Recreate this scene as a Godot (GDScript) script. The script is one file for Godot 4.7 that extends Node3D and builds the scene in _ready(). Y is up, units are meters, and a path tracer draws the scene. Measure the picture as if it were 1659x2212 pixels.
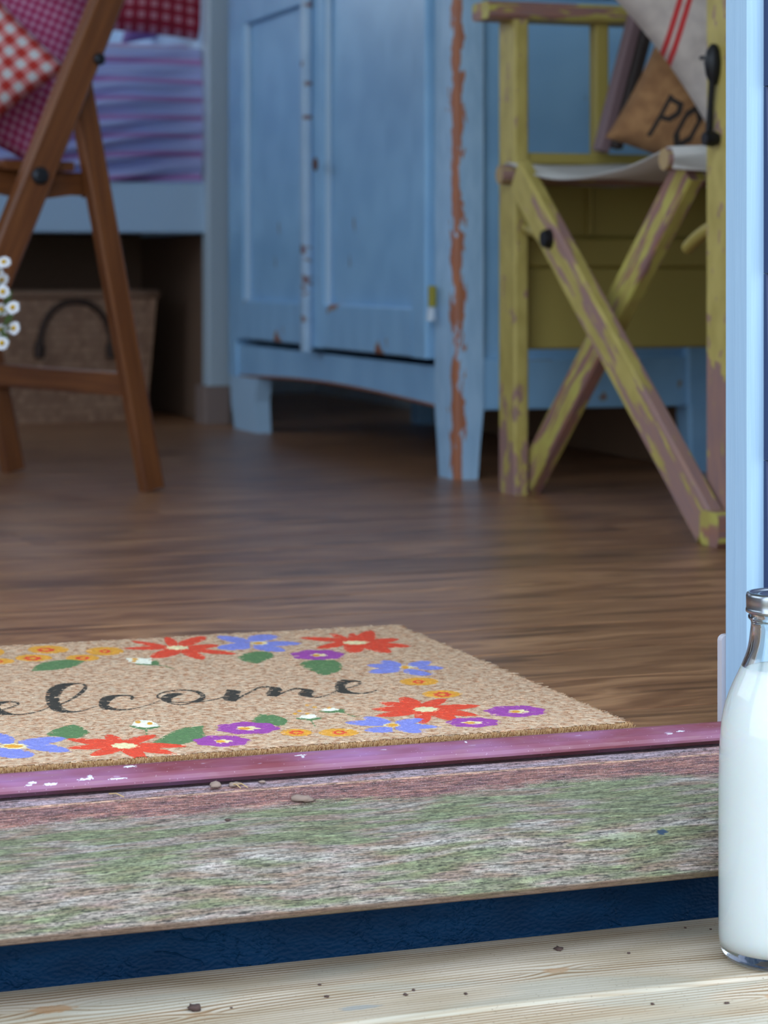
extends Node3D

# ---------------------------------------------------------------- frame of the photograph
# World: x runs along the door sill, y up, -z into the cabin; y = 0 is the cabin floor.
const FPX := 5060.0
const PX0 := 829.5
const PY0 := 580.0
const EYE := 0.32
const YAW := 19.65
const DECK := -0.10

var nz := {}
var names := {}
var rng := RandomNumberGenerator.new()

func W(u: float, y: float, v: float) -> Vector3:
	return Vector3(u, y, -v)

func ray(x: float, y: float) -> Vector3:
	var th := deg_to_rad(YAW)
	var a := (x - PX0) / FPX
	return Vector3(a * cos(th) + sin(th), (PY0 - y) / FPX, -(-a * sin(th) + cos(th)))

func on_y(x: float, y: float, h: float) -> Vector3:
	var r := ray(x, y)
	return Vector3(0, EYE, 0) + r * ((h - EYE) / r.y)

func on_v(x: float, y: float, v: float) -> Vector3:
	var r := ray(x, y)
	return Vector3(0, EYE, 0) + r * (-v / r.z)

func on_u(x: float, y: float, u: float) -> Vector3:
	var r := ray(x, y)
	return Vector3(0, EYE, 0) + r * (u / r.x)

func at_d(x: float, y: float, d: float) -> Vector3:
	return Vector3(0, EYE, 0) + ray(x, y) * d

# ---------------------------------------------------------------- scene helpers
func numbered(n: String) -> String:
	if not names.has(n):
		names[n] = 0
		return n
	names[n] += 1
	return "%s_%03d" % [n, names[n]]

func tag(o: Node, label: String, category: String, group := "", kind := "") -> void:
	o.set_meta("label", label)
	if category != "":
		o.set_meta("category", category)
	if group != "":
		o.set_meta("group", group)
	if kind != "":
		o.set_meta("kind", kind)

func thing(n: String, label: String, category: String, at: Vector3, group := "", kind := "") -> Node3D:
	var o := Node3D.new()
	o.name = numbered(n)
	add_child(o)
	o.position = at
	tag(o, label, category, group, kind)
	return o

func origin_of(p: Node) -> Vector3:
	var t := Vector3.ZERO
	var q: Node = p
	while q != null and q != self:
		t += (q as Node3D).position
		q = q.get_parent()
	return t

# world-coordinate mesh as a part of parent (or as a thing when parent is this node)
func put(mb: MB, n: String, m: Material, parent: Node = null, label := "") -> MeshInstance3D:
	var o := MeshInstance3D.new()
	o.mesh = mb.done()
	o.material_override = null
	for i in o.mesh.get_surface_count():
		o.mesh.surface_set_material(i, m)
	if parent == null:
		o.name = numbered(n)
		add_child(o)
	else:
		o.name = n
		parent.add_child(o, true)
		o.position = -origin_of(parent)
	if label != "":
		o.set_meta("label", label)
	return o

class MB:
	var st := SurfaceTool.new()
	var xf := Transform3D.IDENTITY
	func _init() -> void:
		st.begin(Mesh.PRIMITIVE_TRIANGLES)
	func flat() -> MB:
		st.set_smooth_group(-1)
		return self
	func smooth(g := 0) -> MB:
		st.set_smooth_group(g)
		return self
	func vert(p: Vector3, uv: Vector2) -> void:
		st.set_uv(uv)
		st.add_vertex(xf * p)
	# a, b, c counter-clockwise seen from outside
	func tri(a: Vector3, b: Vector3, c: Vector3, ua := Vector2.ZERO, ub := Vector2.ZERO, uc := Vector2.ZERO) -> void:
		vert(a, ua)
		vert(c, uc)
		vert(b, ub)
	func quad(a: Vector3, b: Vector3, c: Vector3, d: Vector3, ua := Vector2.ZERO, ub := Vector2.ZERO, uc := Vector2.ZERO, ud := Vector2.ZERO) -> void:
		tri(a, b, c, ua, ub, uc)
		tri(a, c, d, ua, uc, ud)
	# prism with chamfered edges from p to q; side = direction of the width w, thickness t across; n01: uv 0..1 instead of metres
	func bar(p: Vector3, q: Vector3, side: Vector3, w: float, t: float, ch := 0.002, n01 := false, uv0 := Vector2.ZERO, tip := 1.0) -> MB:
		var ax := (q - p).normalized()
		var sx := (side - ax * side.dot(ax)).normalized()
		var sy := ax.cross(sx)
		var a := w / 2.0
		var b := t / 2.0
		var sec := [Vector2(a, -b + ch), Vector2(a, b - ch), Vector2(a - ch, b), Vector2(-a + ch, b), Vector2(-a, b - ch), Vector2(-a, -b + ch), Vector2(-a + ch, -b), Vector2(a - ch, -b)]
		return prism(p, q, sx, sy, sec, n01, uv0, tip)
	func prism(p: Vector3, q: Vector3, sx: Vector3, sy: Vector3, sec: Array, n01 := false, uv0 := Vector2.ZERO, tip := 1.0) -> MB:
		flat()
		var n := sec.size()
		var per := 0.0
		for i in n:
			per += sec[i].distance_to(sec[(i + 1) % n])
		var length := p.distance_to(q)
		var along := 0.0
		for i in n:
			var s0: Vector2 = sec[i]
			var s1: Vector2 = sec[(i + 1) % n]
			var step := s0.distance_to(s1)
			var u0 := along
			var u1 := along + step
			along += step
			var l := length
			if n01:
				u0 /= per
				u1 /= per
				l = 1.0
			var a0 := p + sx * s0.x + sy * s0.y
			var a1 := p + sx * s1.x + sy * s1.y
			var b0 := q + (sx * s0.x + sy * s0.y) * tip
			var b1 := q + (sx * s1.x + sy * s1.y) * tip
			quad(a0, a1, b1, b0, uv0 + Vector2(u0, 0), uv0 + Vector2(u1, 0), uv0 + Vector2(u1, l), uv0 + Vector2(u0, l))
		for i in range(1, n - 1):
			var k := 1.0 if n01 else 0.0
			var c0 = uv0 + sec[0]
			tri(p + sx * sec[0].x + sy * sec[0].y, p + sx * sec[i + 1].x + sy * sec[i + 1].y, p + sx * sec[i].x + sy * sec[i].y, c0, uv0 + sec[i + 1], uv0 + sec[i])
			tri(q + (sx * sec[0].x + sy * sec[0].y) * tip, q + (sx * sec[i].x + sy * sec[i].y) * tip, q + (sx * sec[i + 1].x + sy * sec[i + 1].y) * tip, c0 + Vector2(0, k), uv0 + sec[i] + Vector2(0, k), uv0 + sec[i + 1] + Vector2(0, k))
		return self
	# box between two corners, lying along the longest side, chamfered
	func box(lo: Vector3, hi: Vector3, ch := 0.002, uv0 := Vector2.ZERO, n01 := false) -> MB:
		var c := (lo + hi) / 2.0
		var s := (hi - lo).abs()
		if s.y >= s.x and s.y >= s.z:
			return bar(Vector3(c.x, c.y - s.y / 2, c.z), Vector3(c.x, c.y + s.y / 2, c.z), Vector3.RIGHT, s.x, s.z, ch, n01, uv0)
		if s.x >= s.z:
			return bar(Vector3(c.x - s.x / 2, c.y, c.z), Vector3(c.x + s.x / 2, c.y, c.z), Vector3.BACK, s.z, s.y, ch, n01, uv0)
		return bar(Vector3(c.x, c.y, c.z + s.z / 2), Vector3(c.x, c.y, c.z - s.z / 2), Vector3.RIGHT, s.x, s.y, ch, n01, uv0)
	func tube(path: Array, radii: Array, n := 12, capped := true) -> MB:
		smooth()
		var rings := []
		var prev := Vector3.ZERO
		var along := 0.0
		var vs := []
		for i in path.size():
			var ax: Vector3 = ((path[mini(i + 1, path.size() - 1)] as Vector3) - (path[maxi(i - 1, 0)] as Vector3)).normalized()
			var sx := prev - ax * prev.dot(ax)
			if sx.length() < 0.01:
				sx = ax.cross(Vector3.UP if absf(ax.y) < 0.9 else Vector3.RIGHT)
			sx = sx.normalized()
			prev = sx
			var sy := ax.cross(sx)
			var ring := []
			for k in n:
				var t := TAU * k / n
				ring.append((path[i] as Vector3) + (sx * cos(t) + sy * sin(t)) * radii[mini(i, radii.size() - 1)])
			rings.append(ring)
			if i > 0:
				along += (path[i] as Vector3).distance_to(path[i - 1])
			vs.append(along)
		for i in range(path.size() - 1):
			for k in n:
				var k2 := (k + 1) % n
				quad(rings[i][k], rings[i][k2], rings[i + 1][k2], rings[i + 1][k], Vector2(float(k) / n, vs[i]), Vector2(float(k + 1) / n, vs[i]), Vector2(float(k + 1) / n, vs[i + 1]), Vector2(float(k) / n, vs[i + 1]))
		if capped:
			smooth(2)
			var last := path.size() - 1
			for k in n:
				var k2 := (k + 1) % n
				tri(path[0], rings[0][k2], rings[0][k])
				tri(path[last], rings[last][k], rings[last][k2])
		return self
	# profile of (radius, height); walked upwards it faces outwards
	func lathe(at: Vector3, prof: Array, n := 64) -> MB:
		smooth()
		for i in range(prof.size() - 1):
			var p: Vector2 = prof[i]
			var q: Vector2 = prof[i + 1]
			for k in n:
				var a := TAU * k / n
				var b := TAU * (k + 1) / n
				var p0 := at + Vector3(cos(a) * p.x, p.y, -sin(a) * p.x)
				var p1 := at + Vector3(cos(b) * p.x, p.y, -sin(b) * p.x)
				var q0 := at + Vector3(cos(a) * q.x, q.y, -sin(a) * q.x)
				var q1 := at + Vector3(cos(b) * q.x, q.y, -sin(b) * q.x)
				var ua := float(k) / n
				var ub := float(k + 1) / n
				if p.x > 1e-6:
					tri(p0, p1, q1, Vector2(ua, p.y), Vector2(ub, p.y), Vector2(ub, q.y))
				if q.x > 1e-6:
					tri(p0, q1, q0, Vector2(ua, p.y), Vector2(ub, q.y), Vector2(ua, q.y))
		return self
	# (v, y) profile swept along x from u0 to u1; uv = metres along, metres down the profile
	func sweep(prof: Array, u0: float, u1: float, soft := false, closed := true, uscale := 1.0) -> MB:
		if soft:
			smooth()
		else:
			flat()
		var s := 0.0
		var n := prof.size()
		for i in (n if closed else n - 1):
			var a: Vector2 = prof[i]
			var b: Vector2 = prof[(i + 1) % n]
			var s2 := s + a.distance_to(b)
			quad(Vector3(u0, a.y, -a.x), Vector3(u0, b.y, -b.x), Vector3(u1, b.y, -b.x), Vector3(u1, a.y, -a.x), Vector2(u0 * uscale, s), Vector2(u0 * uscale, s2), Vector2(u1 * uscale, s2), Vector2(u1 * uscale, s))
			s = s2
		if closed:
			flat()
			var pts := PackedVector2Array(prof)
			var idx := Geometry2D.triangulate_polygon(pts)
			for i in range(0, idx.size(), 3):
				for end in [u0, u1]:
					var a := Vector3(end, pts[idx[i]].y, -pts[idx[i]].x)
					var b := Vector3(end, pts[idx[i + 1]].y, -pts[idx[i + 1]].x)
					var c := Vector3(end, pts[idx[i + 2]].y, -pts[idx[i + 2]].x)
					var nrm := (b - a).cross(c - a)
					if (nrm.x < 0) == (end == u0):
						tri(a, b, c)
					else:
						tri(a, c, b)
		return self
	# grid[i][j] of points; counter-clockwise when i runs right and j runs up
	func sheet(grid: Array, us := 1.0, vs := 1.0) -> MB:
		smooth()
		var ni := grid.size()
		var nj: int = grid[0].size()
		for i in range(ni - 1):
			for j in range(nj - 1):
				var a := Vector2(float(i) / (ni - 1) * us, float(j) / (nj - 1) * vs)
				var b := Vector2(float(i + 1) / (ni - 1) * us, float(j + 1) / (nj - 1) * vs)
				quad(grid[i][j], grid[i + 1][j], grid[i + 1][j + 1], grid[i][j + 1], a, Vector2(b.x, a.y), b, Vector2(a.x, b.y))
		return self
	# a stuffed cushion, face towards +z of its transform, w wide, h high
	func cushion(w: float, h: float, thick: float, lumps: FastNoiseLite, n := 22, amount := 0.012) -> MB:
		for side in [1.0, -1.0]:
			var g := []
			for i in n + 1:
				var col := []
				for j in n + 1:
					var s = (2.0 * i / n - 1.0) * side
					var t := 2.0 * j / n - 1.0
					var f := pow(maxf(0.0, 1.0 - pow(absf(s), 2.6)), 0.55) * pow(maxf(0.0, 1.0 - pow(absf(t), 2.6)), 0.55)
					var x = s * w / 2 * (1.0 - 0.07 * (1.0 - t * t))
					var y = t * h / 2 * (1.0 - 0.07 * (1.0 - s * s))
					var z: float = side * f * (thick / 2 + amount * lumps.get_noise_3d(s * 1.6, t * 1.6, side * 3.0))
					col.append(Vector3(x, y, z))
				g.append(col)
			sheet(g)
		return self
	func done() -> ArrayMesh:
		st.generate_normals()
		st.index()
		return st.commit()

# ---------------------------------------------------------------- textures
func noise(key: int, octaves := 4, type := FastNoiseLite.TYPE_SIMPLEX_SMOOTH) -> FastNoiseLite:
	var k := key * 100 + octaves * 10 + type
	if not nz.has(k):
		var f := FastNoiseLite.new()
		f.seed = key
		f.noise_type = type
		f.frequency = 1.0
		f.fractal_octaves = octaves
		f.fractal_type = FastNoiseLite.FRACTAL_FBM if octaves > 1 else FastNoiseLite.FRACTAL_NONE
		nz[k] = f
	return nz[k]

func rgb8(r: float, g: float, b: float) -> Color:
	return Color(r / 255.0, g / 255.0, b / 255.0)

func paint(w: int, h: int, f: Callable) -> Image:
	var d := PackedByteArray()
	d.resize(w * h * 3)
	var k := 0
	for y in h:
		for x in w:
			var c: Color = f.call(x, y)
			d[k] = clampi(int(c.r * 255.0 + 0.5), 0, 255)
			d[k + 1] = clampi(int(c.g * 255.0 + 0.5), 0, 255)
			d[k + 2] = clampi(int(c.b * 255.0 + 0.5), 0, 255)
			k += 3
	return Image.create_from_data(w, h, false, Image.FORMAT_RGB8, d)

func tex(im: Image) -> ImageTexture:
	return ImageTexture.create_from_image(im)

func mat(n: String, c: Color, rough := 0.6, t: Texture2D = null, scale := Vector3.ONE, bump: Texture2D = null, depth := 0.0) -> StandardMaterial3D:
	var m := StandardMaterial3D.new()
	m.resource_name = n
	m.albedo_color = c
	m.roughness = rough
	m.albedo_texture = t
	m.uv1_scale = scale
	if bump != null:
		m.heightmap_enabled = true
		m.heightmap_texture = bump
		m.heightmap_scale = depth
	return m

func ss(a: float, b: float, x: float) -> float:
	return smoothstep(a, b, x)

# ---------------------------------------------------------------- the scene
func _ready() -> void:
	rng.seed = 7
	# camera: crouching on the deck outside the open cabin door, level, shifted lens
	var cam := Camera3D.new()
	cam.name = "camera"
	add_child(cam)
	var lens := CameraAttributesPhysical.new()
	lens.frustum_near = 0.05
	lens.frustum_far = 100.0
	lens.frustum_focal_length = 100.0
	lens.frustum_focus_distance = 1.52
	lens.exposure_aperture = 15.0
	cam.attributes = lens
	cam.near = 0.05
	cam.far = 100.0
	cam.projection = Camera3D.PROJECTION_FRUSTUM
	cam.size = 2212.0 / FPX * 0.05
	cam.frustum_offset = Vector2(0.0, -(1106.0 - PY0) / FPX * 0.05)
	cam.position = Vector3(0, EYE, 0)
	cam.rotation_degrees = Vector3(0, -YAW, 0)
	cam.current = true
	# overcast daylight
	var sky := ProceduralSkyMaterial.new()
	sky.sky_top_color = Color(0.835, 0.92, 1.0)
	sky.sky_horizon_color = Color(0.892, 0.943, 1.0)
	sky.sky_curve = 0.3
	sky.ground_bottom_color = Color(0.30, 0.33, 0.24)
	sky.ground_horizon_color = Color(0.40, 0.43, 0.34)
	var env := Environment.new()
	env.background_mode = Environment.BG_SKY
	env.sky = Sky.new()
	env.sky.sky_material = sky
	env.background_energy_multiplier = 1.0
	env.tonemap_mode = Environment.TONE_MAPPER_LINEAR
	env.tonemap_exposure = 3.35
	env.sdfgi_enabled = true
	env.ssao_enabled = true
	env.ssil_enabled = true
	var we := WorldEnvironment.new()
	we.name = "environment"
	we.environment = env
	add_child(we)

	build_shell()
	build_floor()
	build_sill()
	build_deck()
	build_jamb()
	build_cabinet()
	build_yellow_chair()
	build_brown_chair()
	build_bed()
	build_basket()
	build_doormat()
	build_bottle()
	build_cushions()
	build_flowers()
	build_crumbs()

# ---------------------------------------------------------------- room shell
const ROOM_L := -1.7
const ROOM_R := 1.86
const ROOM_B := 5.75
const ROOM_T := 2.25

func shell_box(n: String, lo: Vector3, hi: Vector3, m: Material, label: String) -> MeshInstance3D:
	var mb := MB.new()
	mb.box(lo, hi, 0.001)
	var o := put(mb, n, m)
	tag(o, label, "wall", "", "structure")
	return o

func build_shell() -> void:
	var wall := mat("painted_boards", rgb8(206, 214, 220), 0.7)
	var ceil_m := mat("ceiling_boards", rgb8(225, 228, 230), 0.8)
	var ground := mat("lawn", rgb8(96, 112, 62), 0.95)
	# back wall with a window above the bed, mirrored softly in the glossy wardrobe doors
	var wb := thing("wall_back", "pale painted back wall of the cabin behind the bed", "wall", W(0.1, 0, ROOM_B), "", "structure")
	for b in [[ROOM_L - 0.05, ROOM_R + 0.05, -0.1, 1.0], [ROOM_L - 0.05, ROOM_R + 0.05, 1.80, ROOM_T], [ROOM_L - 0.05, -0.35, 1.0, 1.80], [1.20, ROOM_R + 0.05, 1.0, 1.80]]:
		var bb := MB.new()
		bb.box(W(b[0], b[2], ROOM_B + 0.05), W(b[1], b[3], ROOM_B), 0.001)
		put(bb, "panel", wall, wb)
	var win2 := thing("window_2", "white framed window in the back wall above the bed", "window", W(0.42, 1.0, ROOM_B), "", "structure")
	var frame := mat("back_window_paint", rgb8(230, 232, 232), 0.5)
	for u in [-0.33, 0.425, 1.18]:
		var bb := MB.new()
		bb.box(W(u - 0.02, 1.04, ROOM_B + 0.045), W(u + 0.02, 1.76, ROOM_B + 0.005), 0.003)
		put(bb, "glazing_bar", frame, win2)
	for y in [1.02, 1.78]:
		var bb := MB.new()
		bb.box(W(-0.35, y - 0.02, ROOM_B + 0.045), W(1.20, y + 0.02, ROOM_B + 0.005), 0.003)
		put(bb, "rail", frame, win2)
	var pane2 := mat("back_window_glass", Color(0.95, 0.98, 1.0, 0.03), 0.02)
	pane2.transparency = BaseMaterial3D.TRANSPARENCY_ALPHA
	for u in [0.0475, 0.8025]:
		var bb := MB.new()
		bb.flat()
		bb.quad(W(u - 0.355, 1.04, ROOM_B + 0.025), W(u + 0.355, 1.04, ROOM_B + 0.025), W(u + 0.355, 1.76, ROOM_B + 0.025), W(u - 0.355, 1.76, ROOM_B + 0.025))
		put(bb, "pane", pane2, win2)
	shell_box("wall_right", W(ROOM_R, -0.1, ROOM_B), W(ROOM_R + 0.05, ROOM_T, 1.431), wall, "pale painted side wall behind the wardrobe")
	var c := shell_box("ceiling", W(ROOM_L - 0.05, ROOM_T, ROOM_B + 0.05), W(ROOM_R + 0.05, ROOM_T + 0.06, 1.36), ceil_m, "pale boarded cabin ceiling")
	c.set_meta("category", "ceiling")
	# side wall with a wide window that lights the wardrobe doors
	var wl := thing("wall_left", "pale painted side wall with a wide window", "wall", W(ROOM_L, 0, 3.5), "", "structure")
	for b in [[-0.1, 0.95, 1.431, ROOM_B], [2.15, ROOM_T, 1.431, ROOM_B], [0.95, 2.15, 1.431, 1.9], [0.95, 2.15, 4.9, ROOM_B]]:
		var mb := MB.new()
		mb.box(W(ROOM_L - 0.05, b[0], b[3]), W(ROOM_L, b[1], b[2]), 0.001)
		put(mb, "panel", wall, wl)
	var win := thing("window_1", "wide side window with white glazing bars", "window", W(ROOM_L, 0.95, 3.4), "", "structure")
	var white := mat("window_paint", rgb8(230, 232, 232), 0.5)
	for v in [1.92, 2.9, 3.9, 4.88]:
		var mb := MB.new()
		mb.box(W(ROOM_L - 0.045, 0.99, v + 0.02), W(ROOM_L - 0.005, 2.11, v - 0.02), 0.003)
		put(mb, "glazing_bar", white, win)
	for y in [0.97, 2.13]:
		var mb := MB.new()
		mb.box(W(ROOM_L - 0.045, y - 0.02, 4.9), W(ROOM_L - 0.005, y + 0.02, 1.9), 0.003)
		put(mb, "rail", white, win)
	var glass := mat("window_glass", Color(0.95, 0.98, 1.0, 0.03), 0.02)
	glass.transparency = BaseMaterial3D.TRANSPARENCY_ALPHA
	for v in [2.41, 3.4, 4.39]:
		var mb := MB.new()
		mb.flat()
		mb.quad(W(ROOM_L - 0.025, 0.99, v + 0.485), W(ROOM_L - 0.025, 0.99, v - 0.485), W(ROOM_L - 0.025, 2.11, v - 0.485), W(ROOM_L - 0.025, 2.11, v + 0.485))
		put(mb, "pane", glass, win)
	# ground outside
	var mb := MB.new()
	mb.box(W(-14, -0.34, 14), W(14, -0.26, -14), 0.001)
	var o := put(mb, "ground", ground)
	tag(o, "green lawn around the cabin and its deck", "ground", "", "structure")

# ---------------------------------------------------------------- floor of narrow brown planks
func build_floor() -> void:
	var n1 := noise(11, 3)
	var n2 := noise(12, 3)
	var n3 := noise(13, 2)
	var im := paint(1024, 640, func(x, y):
		var u: float = x / 1024.0 * 1.5
		var s: float = y / 640.0 * 0.75
		var wav: float = n2.get_noise_2d(u * 2.2, s * 6.0)
		var streak: float = n1.get_noise_2d(u * 4.0 + 3.0, s * 110.0 + wav * 5.0)
		var band: float = n2.get_noise_2d(u * 1.6 + 40.0, s * 22.0 + wav * 2.0)
		var dark: float = ss(0.22, 0.6, n3.get_noise_2d(u * 3.5 + 9.0, s * 26.0)) * 0.5
		var fine: float = n3.get_noise_2d(u * 30.0, s * 900.0)
		var t: float = 0.5 + streak * 0.55 + band * 0.7
		var c := rgb8(136, 91, 63).lerp(rgb8(190, 139, 100), clampf(t, 0, 1))
		c = c.lerp(rgb8(80, 51, 36), dark)
		var k: float = 1.0 + fine * 0.12
		return Color(c.r * k, c.g * k, c.b * k))
	var t := tex(im)
	var mats := []
	for k in [1.0, 0.92, 1.06, 0.97]:
		var m := mat("floor_wood", Color(k * 0.93, k * 0.93, k * 0.93), 0.34, t, Vector3(1 / 1.5, 1 / 0.75, 1), t, 0.02)
		mats.append(m)
	var fl := thing("floor", "brown wood plank floor inside the cabin", "floor", W(0, 0, 3), "", "structure")
	var sub := MB.new()
	sub.box(W(ROOM_L - 0.05, -0.1, ROOM_B), W(ROOM_R + 0.05, -0.016, 1.416), 0.001)
	put(sub, "subfloor", mat("subfloor", rgb8(60, 48, 40), 0.9), fl)
	var r := RandomNumberGenerator.new()
	r.seed = 31
	var v := 1.413
	var row := 0
	while v < ROOM_B - 0.01:
		var v1: float = minf(v + 0.128, ROOM_B)
		var u := ROOM_L - r.randf() * 0.9
		while u < ROOM_R:
			var u1 := u + 1.25
			var a := maxf(u, ROOM_L)
			var b := minf(u1, ROOM_R)
			if b - a > 0.02:
				var mb := MB.new()
				var off := Vector2(r.randf() * 3.0, r.randf() * 3.0)
				# uv: x runs along the plank
				mb.flat()
				plank(mb, a + 0.0004, b - 0.0004, v + 0.0004, v1 - 0.0004, -0.016, 0.0, 0.0012, off)
				put(mb, "plank", mats[r.randi() % 4], fl)
			u = u1
		v = v1
		row += 1

# a board lying along x with eased top edges; uv.x = metres along, uv.y = metres across
func plank(mb: MB, u0: float, u1: float, v0: float, v1: float, y0: float, y1: float, ch: float, off: Vector2) -> void:
	var sec := [Vector2(v1, y0), Vector2(v1, y1 - ch), Vector2(v1 - ch, y1), Vector2(v0 + ch, y1), Vector2(v0, y1 - ch), Vector2(v0, y0)]
	var s := 0.0
	for i in sec.size() - 1:
		var a: Vector2 = sec[i]
		var b: Vector2 = sec[i + 1]
		var s2 := s + a.distance_to(b)
		mb.quad(W(u0, a.y, a.x), W(u0, b.y, b.x), W(u1, b.y, b.x), W(u1, a.y, a.x), off + Vector2(u0, s), off + Vector2(u0, s2), off + Vector2(u1, s2), off + Vector2(u1, s))
		s = s2
	for e in [[u0, -1.0], [u1, 1.0]]:
		var p := [W(e[0], y0, v0), W(e[0], y0, v1), W(e[0], y1 - ch, v1), W(e[0], y1, v1 - ch), W(e[0], y1, v0 + ch), W(e[0], y1 - ch, v0)]
		for i in range(1, 5):
			if e[1] > 0:
				mb.tri(p[0], p[i], p[i + 1], off, off, off)
			else:
				mb.tri(p[0], p[i + 1], p[i], off, off, off)

# ---------------------------------------------------------------- weathered sill, purple bar, blue riser
func build_sill() -> void:
	var g1 := noise(21, 3)
	var g2 := noise(22, 3)
	var g3 := noise(23, 3)
	var g4 := noise(24, 2)
	var length := 0.7
	var down := 0.165
	var wpx := 1664
	var hpx := 448
	var im := paint(wpx, hpx, func(x, y):
		var u: float = x / float(wpx) * length
		var s: float = y / float(hpx) * down
		var wav: float = g4.get_noise_2d(u * 5.0, s * 14.0) * 0.003
		var sw: float = s + wav
		var grain: float = g1.get_noise_2d(u * 30.0, sw * 800.0)
		var dash: float = g2.get_noise_2d(u * 70.0 + 5.0, sw * 1700.0)
		var patch: float = g3.get_noise_2d(u * 20.0, sw * 150.0)
		var patch2: float = g2.get_noise_2d(u * 17.0 + 31.0, sw * 140.0 + 7.0)
		var patch3: float = g3.get_noise_2d(u * 30.0 + 71.0, sw * 260.0 + 17.0)
		var fine: float = g4.get_noise_2d(u * 260.0, sw * 800.0)
		# bare grey wood with brown, pink and pale streaks
		var c := rgb8(150, 142, 126)
		c = c.lerp(rgb8(122, 94, 66), clampf(patch * 1.4 + 0.2, 0, 0.7))
		c = c.lerp(rgb8(158, 134, 122), ss(0.05, 0.5, patch3) * 0.7)
		c = c.lerp(rgb8(186, 188, 180), ss(0.05, 0.5, patch2 + 0.26 * exp(-pow((s - 0.109) / 0.010, 2)) - 0.16) * 0.5)
		# algae, thickest on the flat upper slope
		var alg: float = ss(-0.12, 0.5, g2.get_noise_2d(u * 10.0 + 61.0, sw * 90.0) + 0.26 * exp(-pow((s - 0.080) / 0.022, 2)) + (u - 0.33) * 0.30)
		c = c.lerp(rgb8(94, 112, 60), alg * 0.72)
		c = c.lerp(rgb8(146, 166, 112), ss(0.2, 0.5, g3.get_noise_2d(u * 34.0 + 11.0, sw * 200.0)) * alg * 0.6)
		# what is left of the dark red stain near the bar
		var edge: float = 0.0560 + g3.get_noise_2d(u * 9.0 + 3.0, 4.0) * 0.006 + g3.get_noise_2d(u * 60.0, s * 300.0) * 0.004
		var red: float = 1.0 - ss(edge - 0.004, edge + 0.004, s)
		var rc := rgb8(142, 84, 70).lerp(rgb8(112, 68, 66), clampf(0.5 + patch * 1.6, 0, 1))
		rc = rc.lerp(rgb8(172, 122, 96), ss(0.1, 0.5, grain) * 0.6)
		c = c.lerp(rc, red)
		# dust in the channel behind the first ridge
		var dust: float = (1.0 - ss(0.0372, 0.0384, s)) * (0.55 + 0.6 * patch2)
		c = c.lerp(rgb8(150, 134, 146), clampf(dust + 0.25, 0, 0.9))
		var ridge: float = exp(-pow((s - 0.0388) / 0.0009, 2))
		c = c.lerp(rgb8(204, 164, 136), ridge * 0.85)
		var k: float = 1.0 + grain * 0.34 + fine * 0.22
		k -= ss(0.10, 0.45, dash) * 0.45
		c = Color(c.r * k, c.g * k, c.b * k)
		# bare arris along the lower edge
		c = c.lerp(rgb8(104, 76, 58), ss(0.1396, 0.1404, s) * 0.6)
		# specks of grit
		var speck: float = g4.get_noise_2d(u * 900.0, s * 900.0)
		if s < 0.06 and speck > 0.5:
			c = c.lerp(rgb8(206, 196, 200), 0.6)
		if speck < -0.62:
			c = c.lerp(rgb8(58, 46, 40), 0.7)
		return c)
	# a fleck of the navy paint, a pale scrape
	for b in [[1395, 1788, 11, 5, rgb8(38, 62, 92)], [1310, 1792, 34, 7, rgb8(196, 208, 176)], [860, 1812, 40, 4, rgb8(96, 92, 92)]]:
		var p := on_v(b[0], b[1], 1.335)
		var cx := int(fposmod(p.x - 0.12, length) / length * wpx)
		var cy := int((0.114 if b[1] < 1800 else 0.095) / down * hpx)
		for dy in range(-b[3], b[3] + 1):
			for dx in range(-b[2], b[2] + 1):
				var q := pow(float(dx) / b[2], 2) + pow(float(dy) / b[3], 2) + g1.get_noise_2d(dx * 0.09, dy * 0.2 + b[0]) * 0.7
				if q < 0.8 and cy + dy >= 0 and cy + dy < hpx:
					var old := im.get_pixel((cx + dx + wpx) % wpx, cy + dy)
					im.set_pixel((cx + dx + wpx) % wpx, cy + dy, old.lerp(b[4], clampf((0.8 - q) * 2.0, 0, 0.9 if b[0] == 1395 else 0.45)))
	var t := tex(im)
	var m := mat("weathered_sill", Color(0.90, 0.89, 0.875), 0.85, t, Vector3(1 / length, 1 / down, 1), t, 0.06)
	m.uv1_offset = Vector3(-0.12 / length, 0, 0)
	var sill := thing("door_sill", "weathered grey green wooden door sill with worn red stain", "door sill", W(0, -0.06, 1.32), "", "structure")
	var mb := MB.new()
	mb.sweep([Vector2(1.416, 0.0012), Vector2(1.3885, 0.0012), Vector2(1.3862, 0.0036), Vector2(1.3845, 0.0034), Vector2(1.380, 0.0010), Vector2(1.362, -0.0072), Vector2(1.324, -0.0195), Vector2(1.3165, -0.0232), Vector2(1.3125, -0.0285), Vector2(1.3005, -0.0545), Vector2(1.3012, -0.0572), Vector2(1.304, -0.0585), Vector2(1.416, -0.0585)], -0.96, 0.7565)
	put(mb, "sill_board", m, sill)
	# purple painted bar
	var b1 := noise(26, 4)
	var b2 := noise(27, 3)
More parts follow.
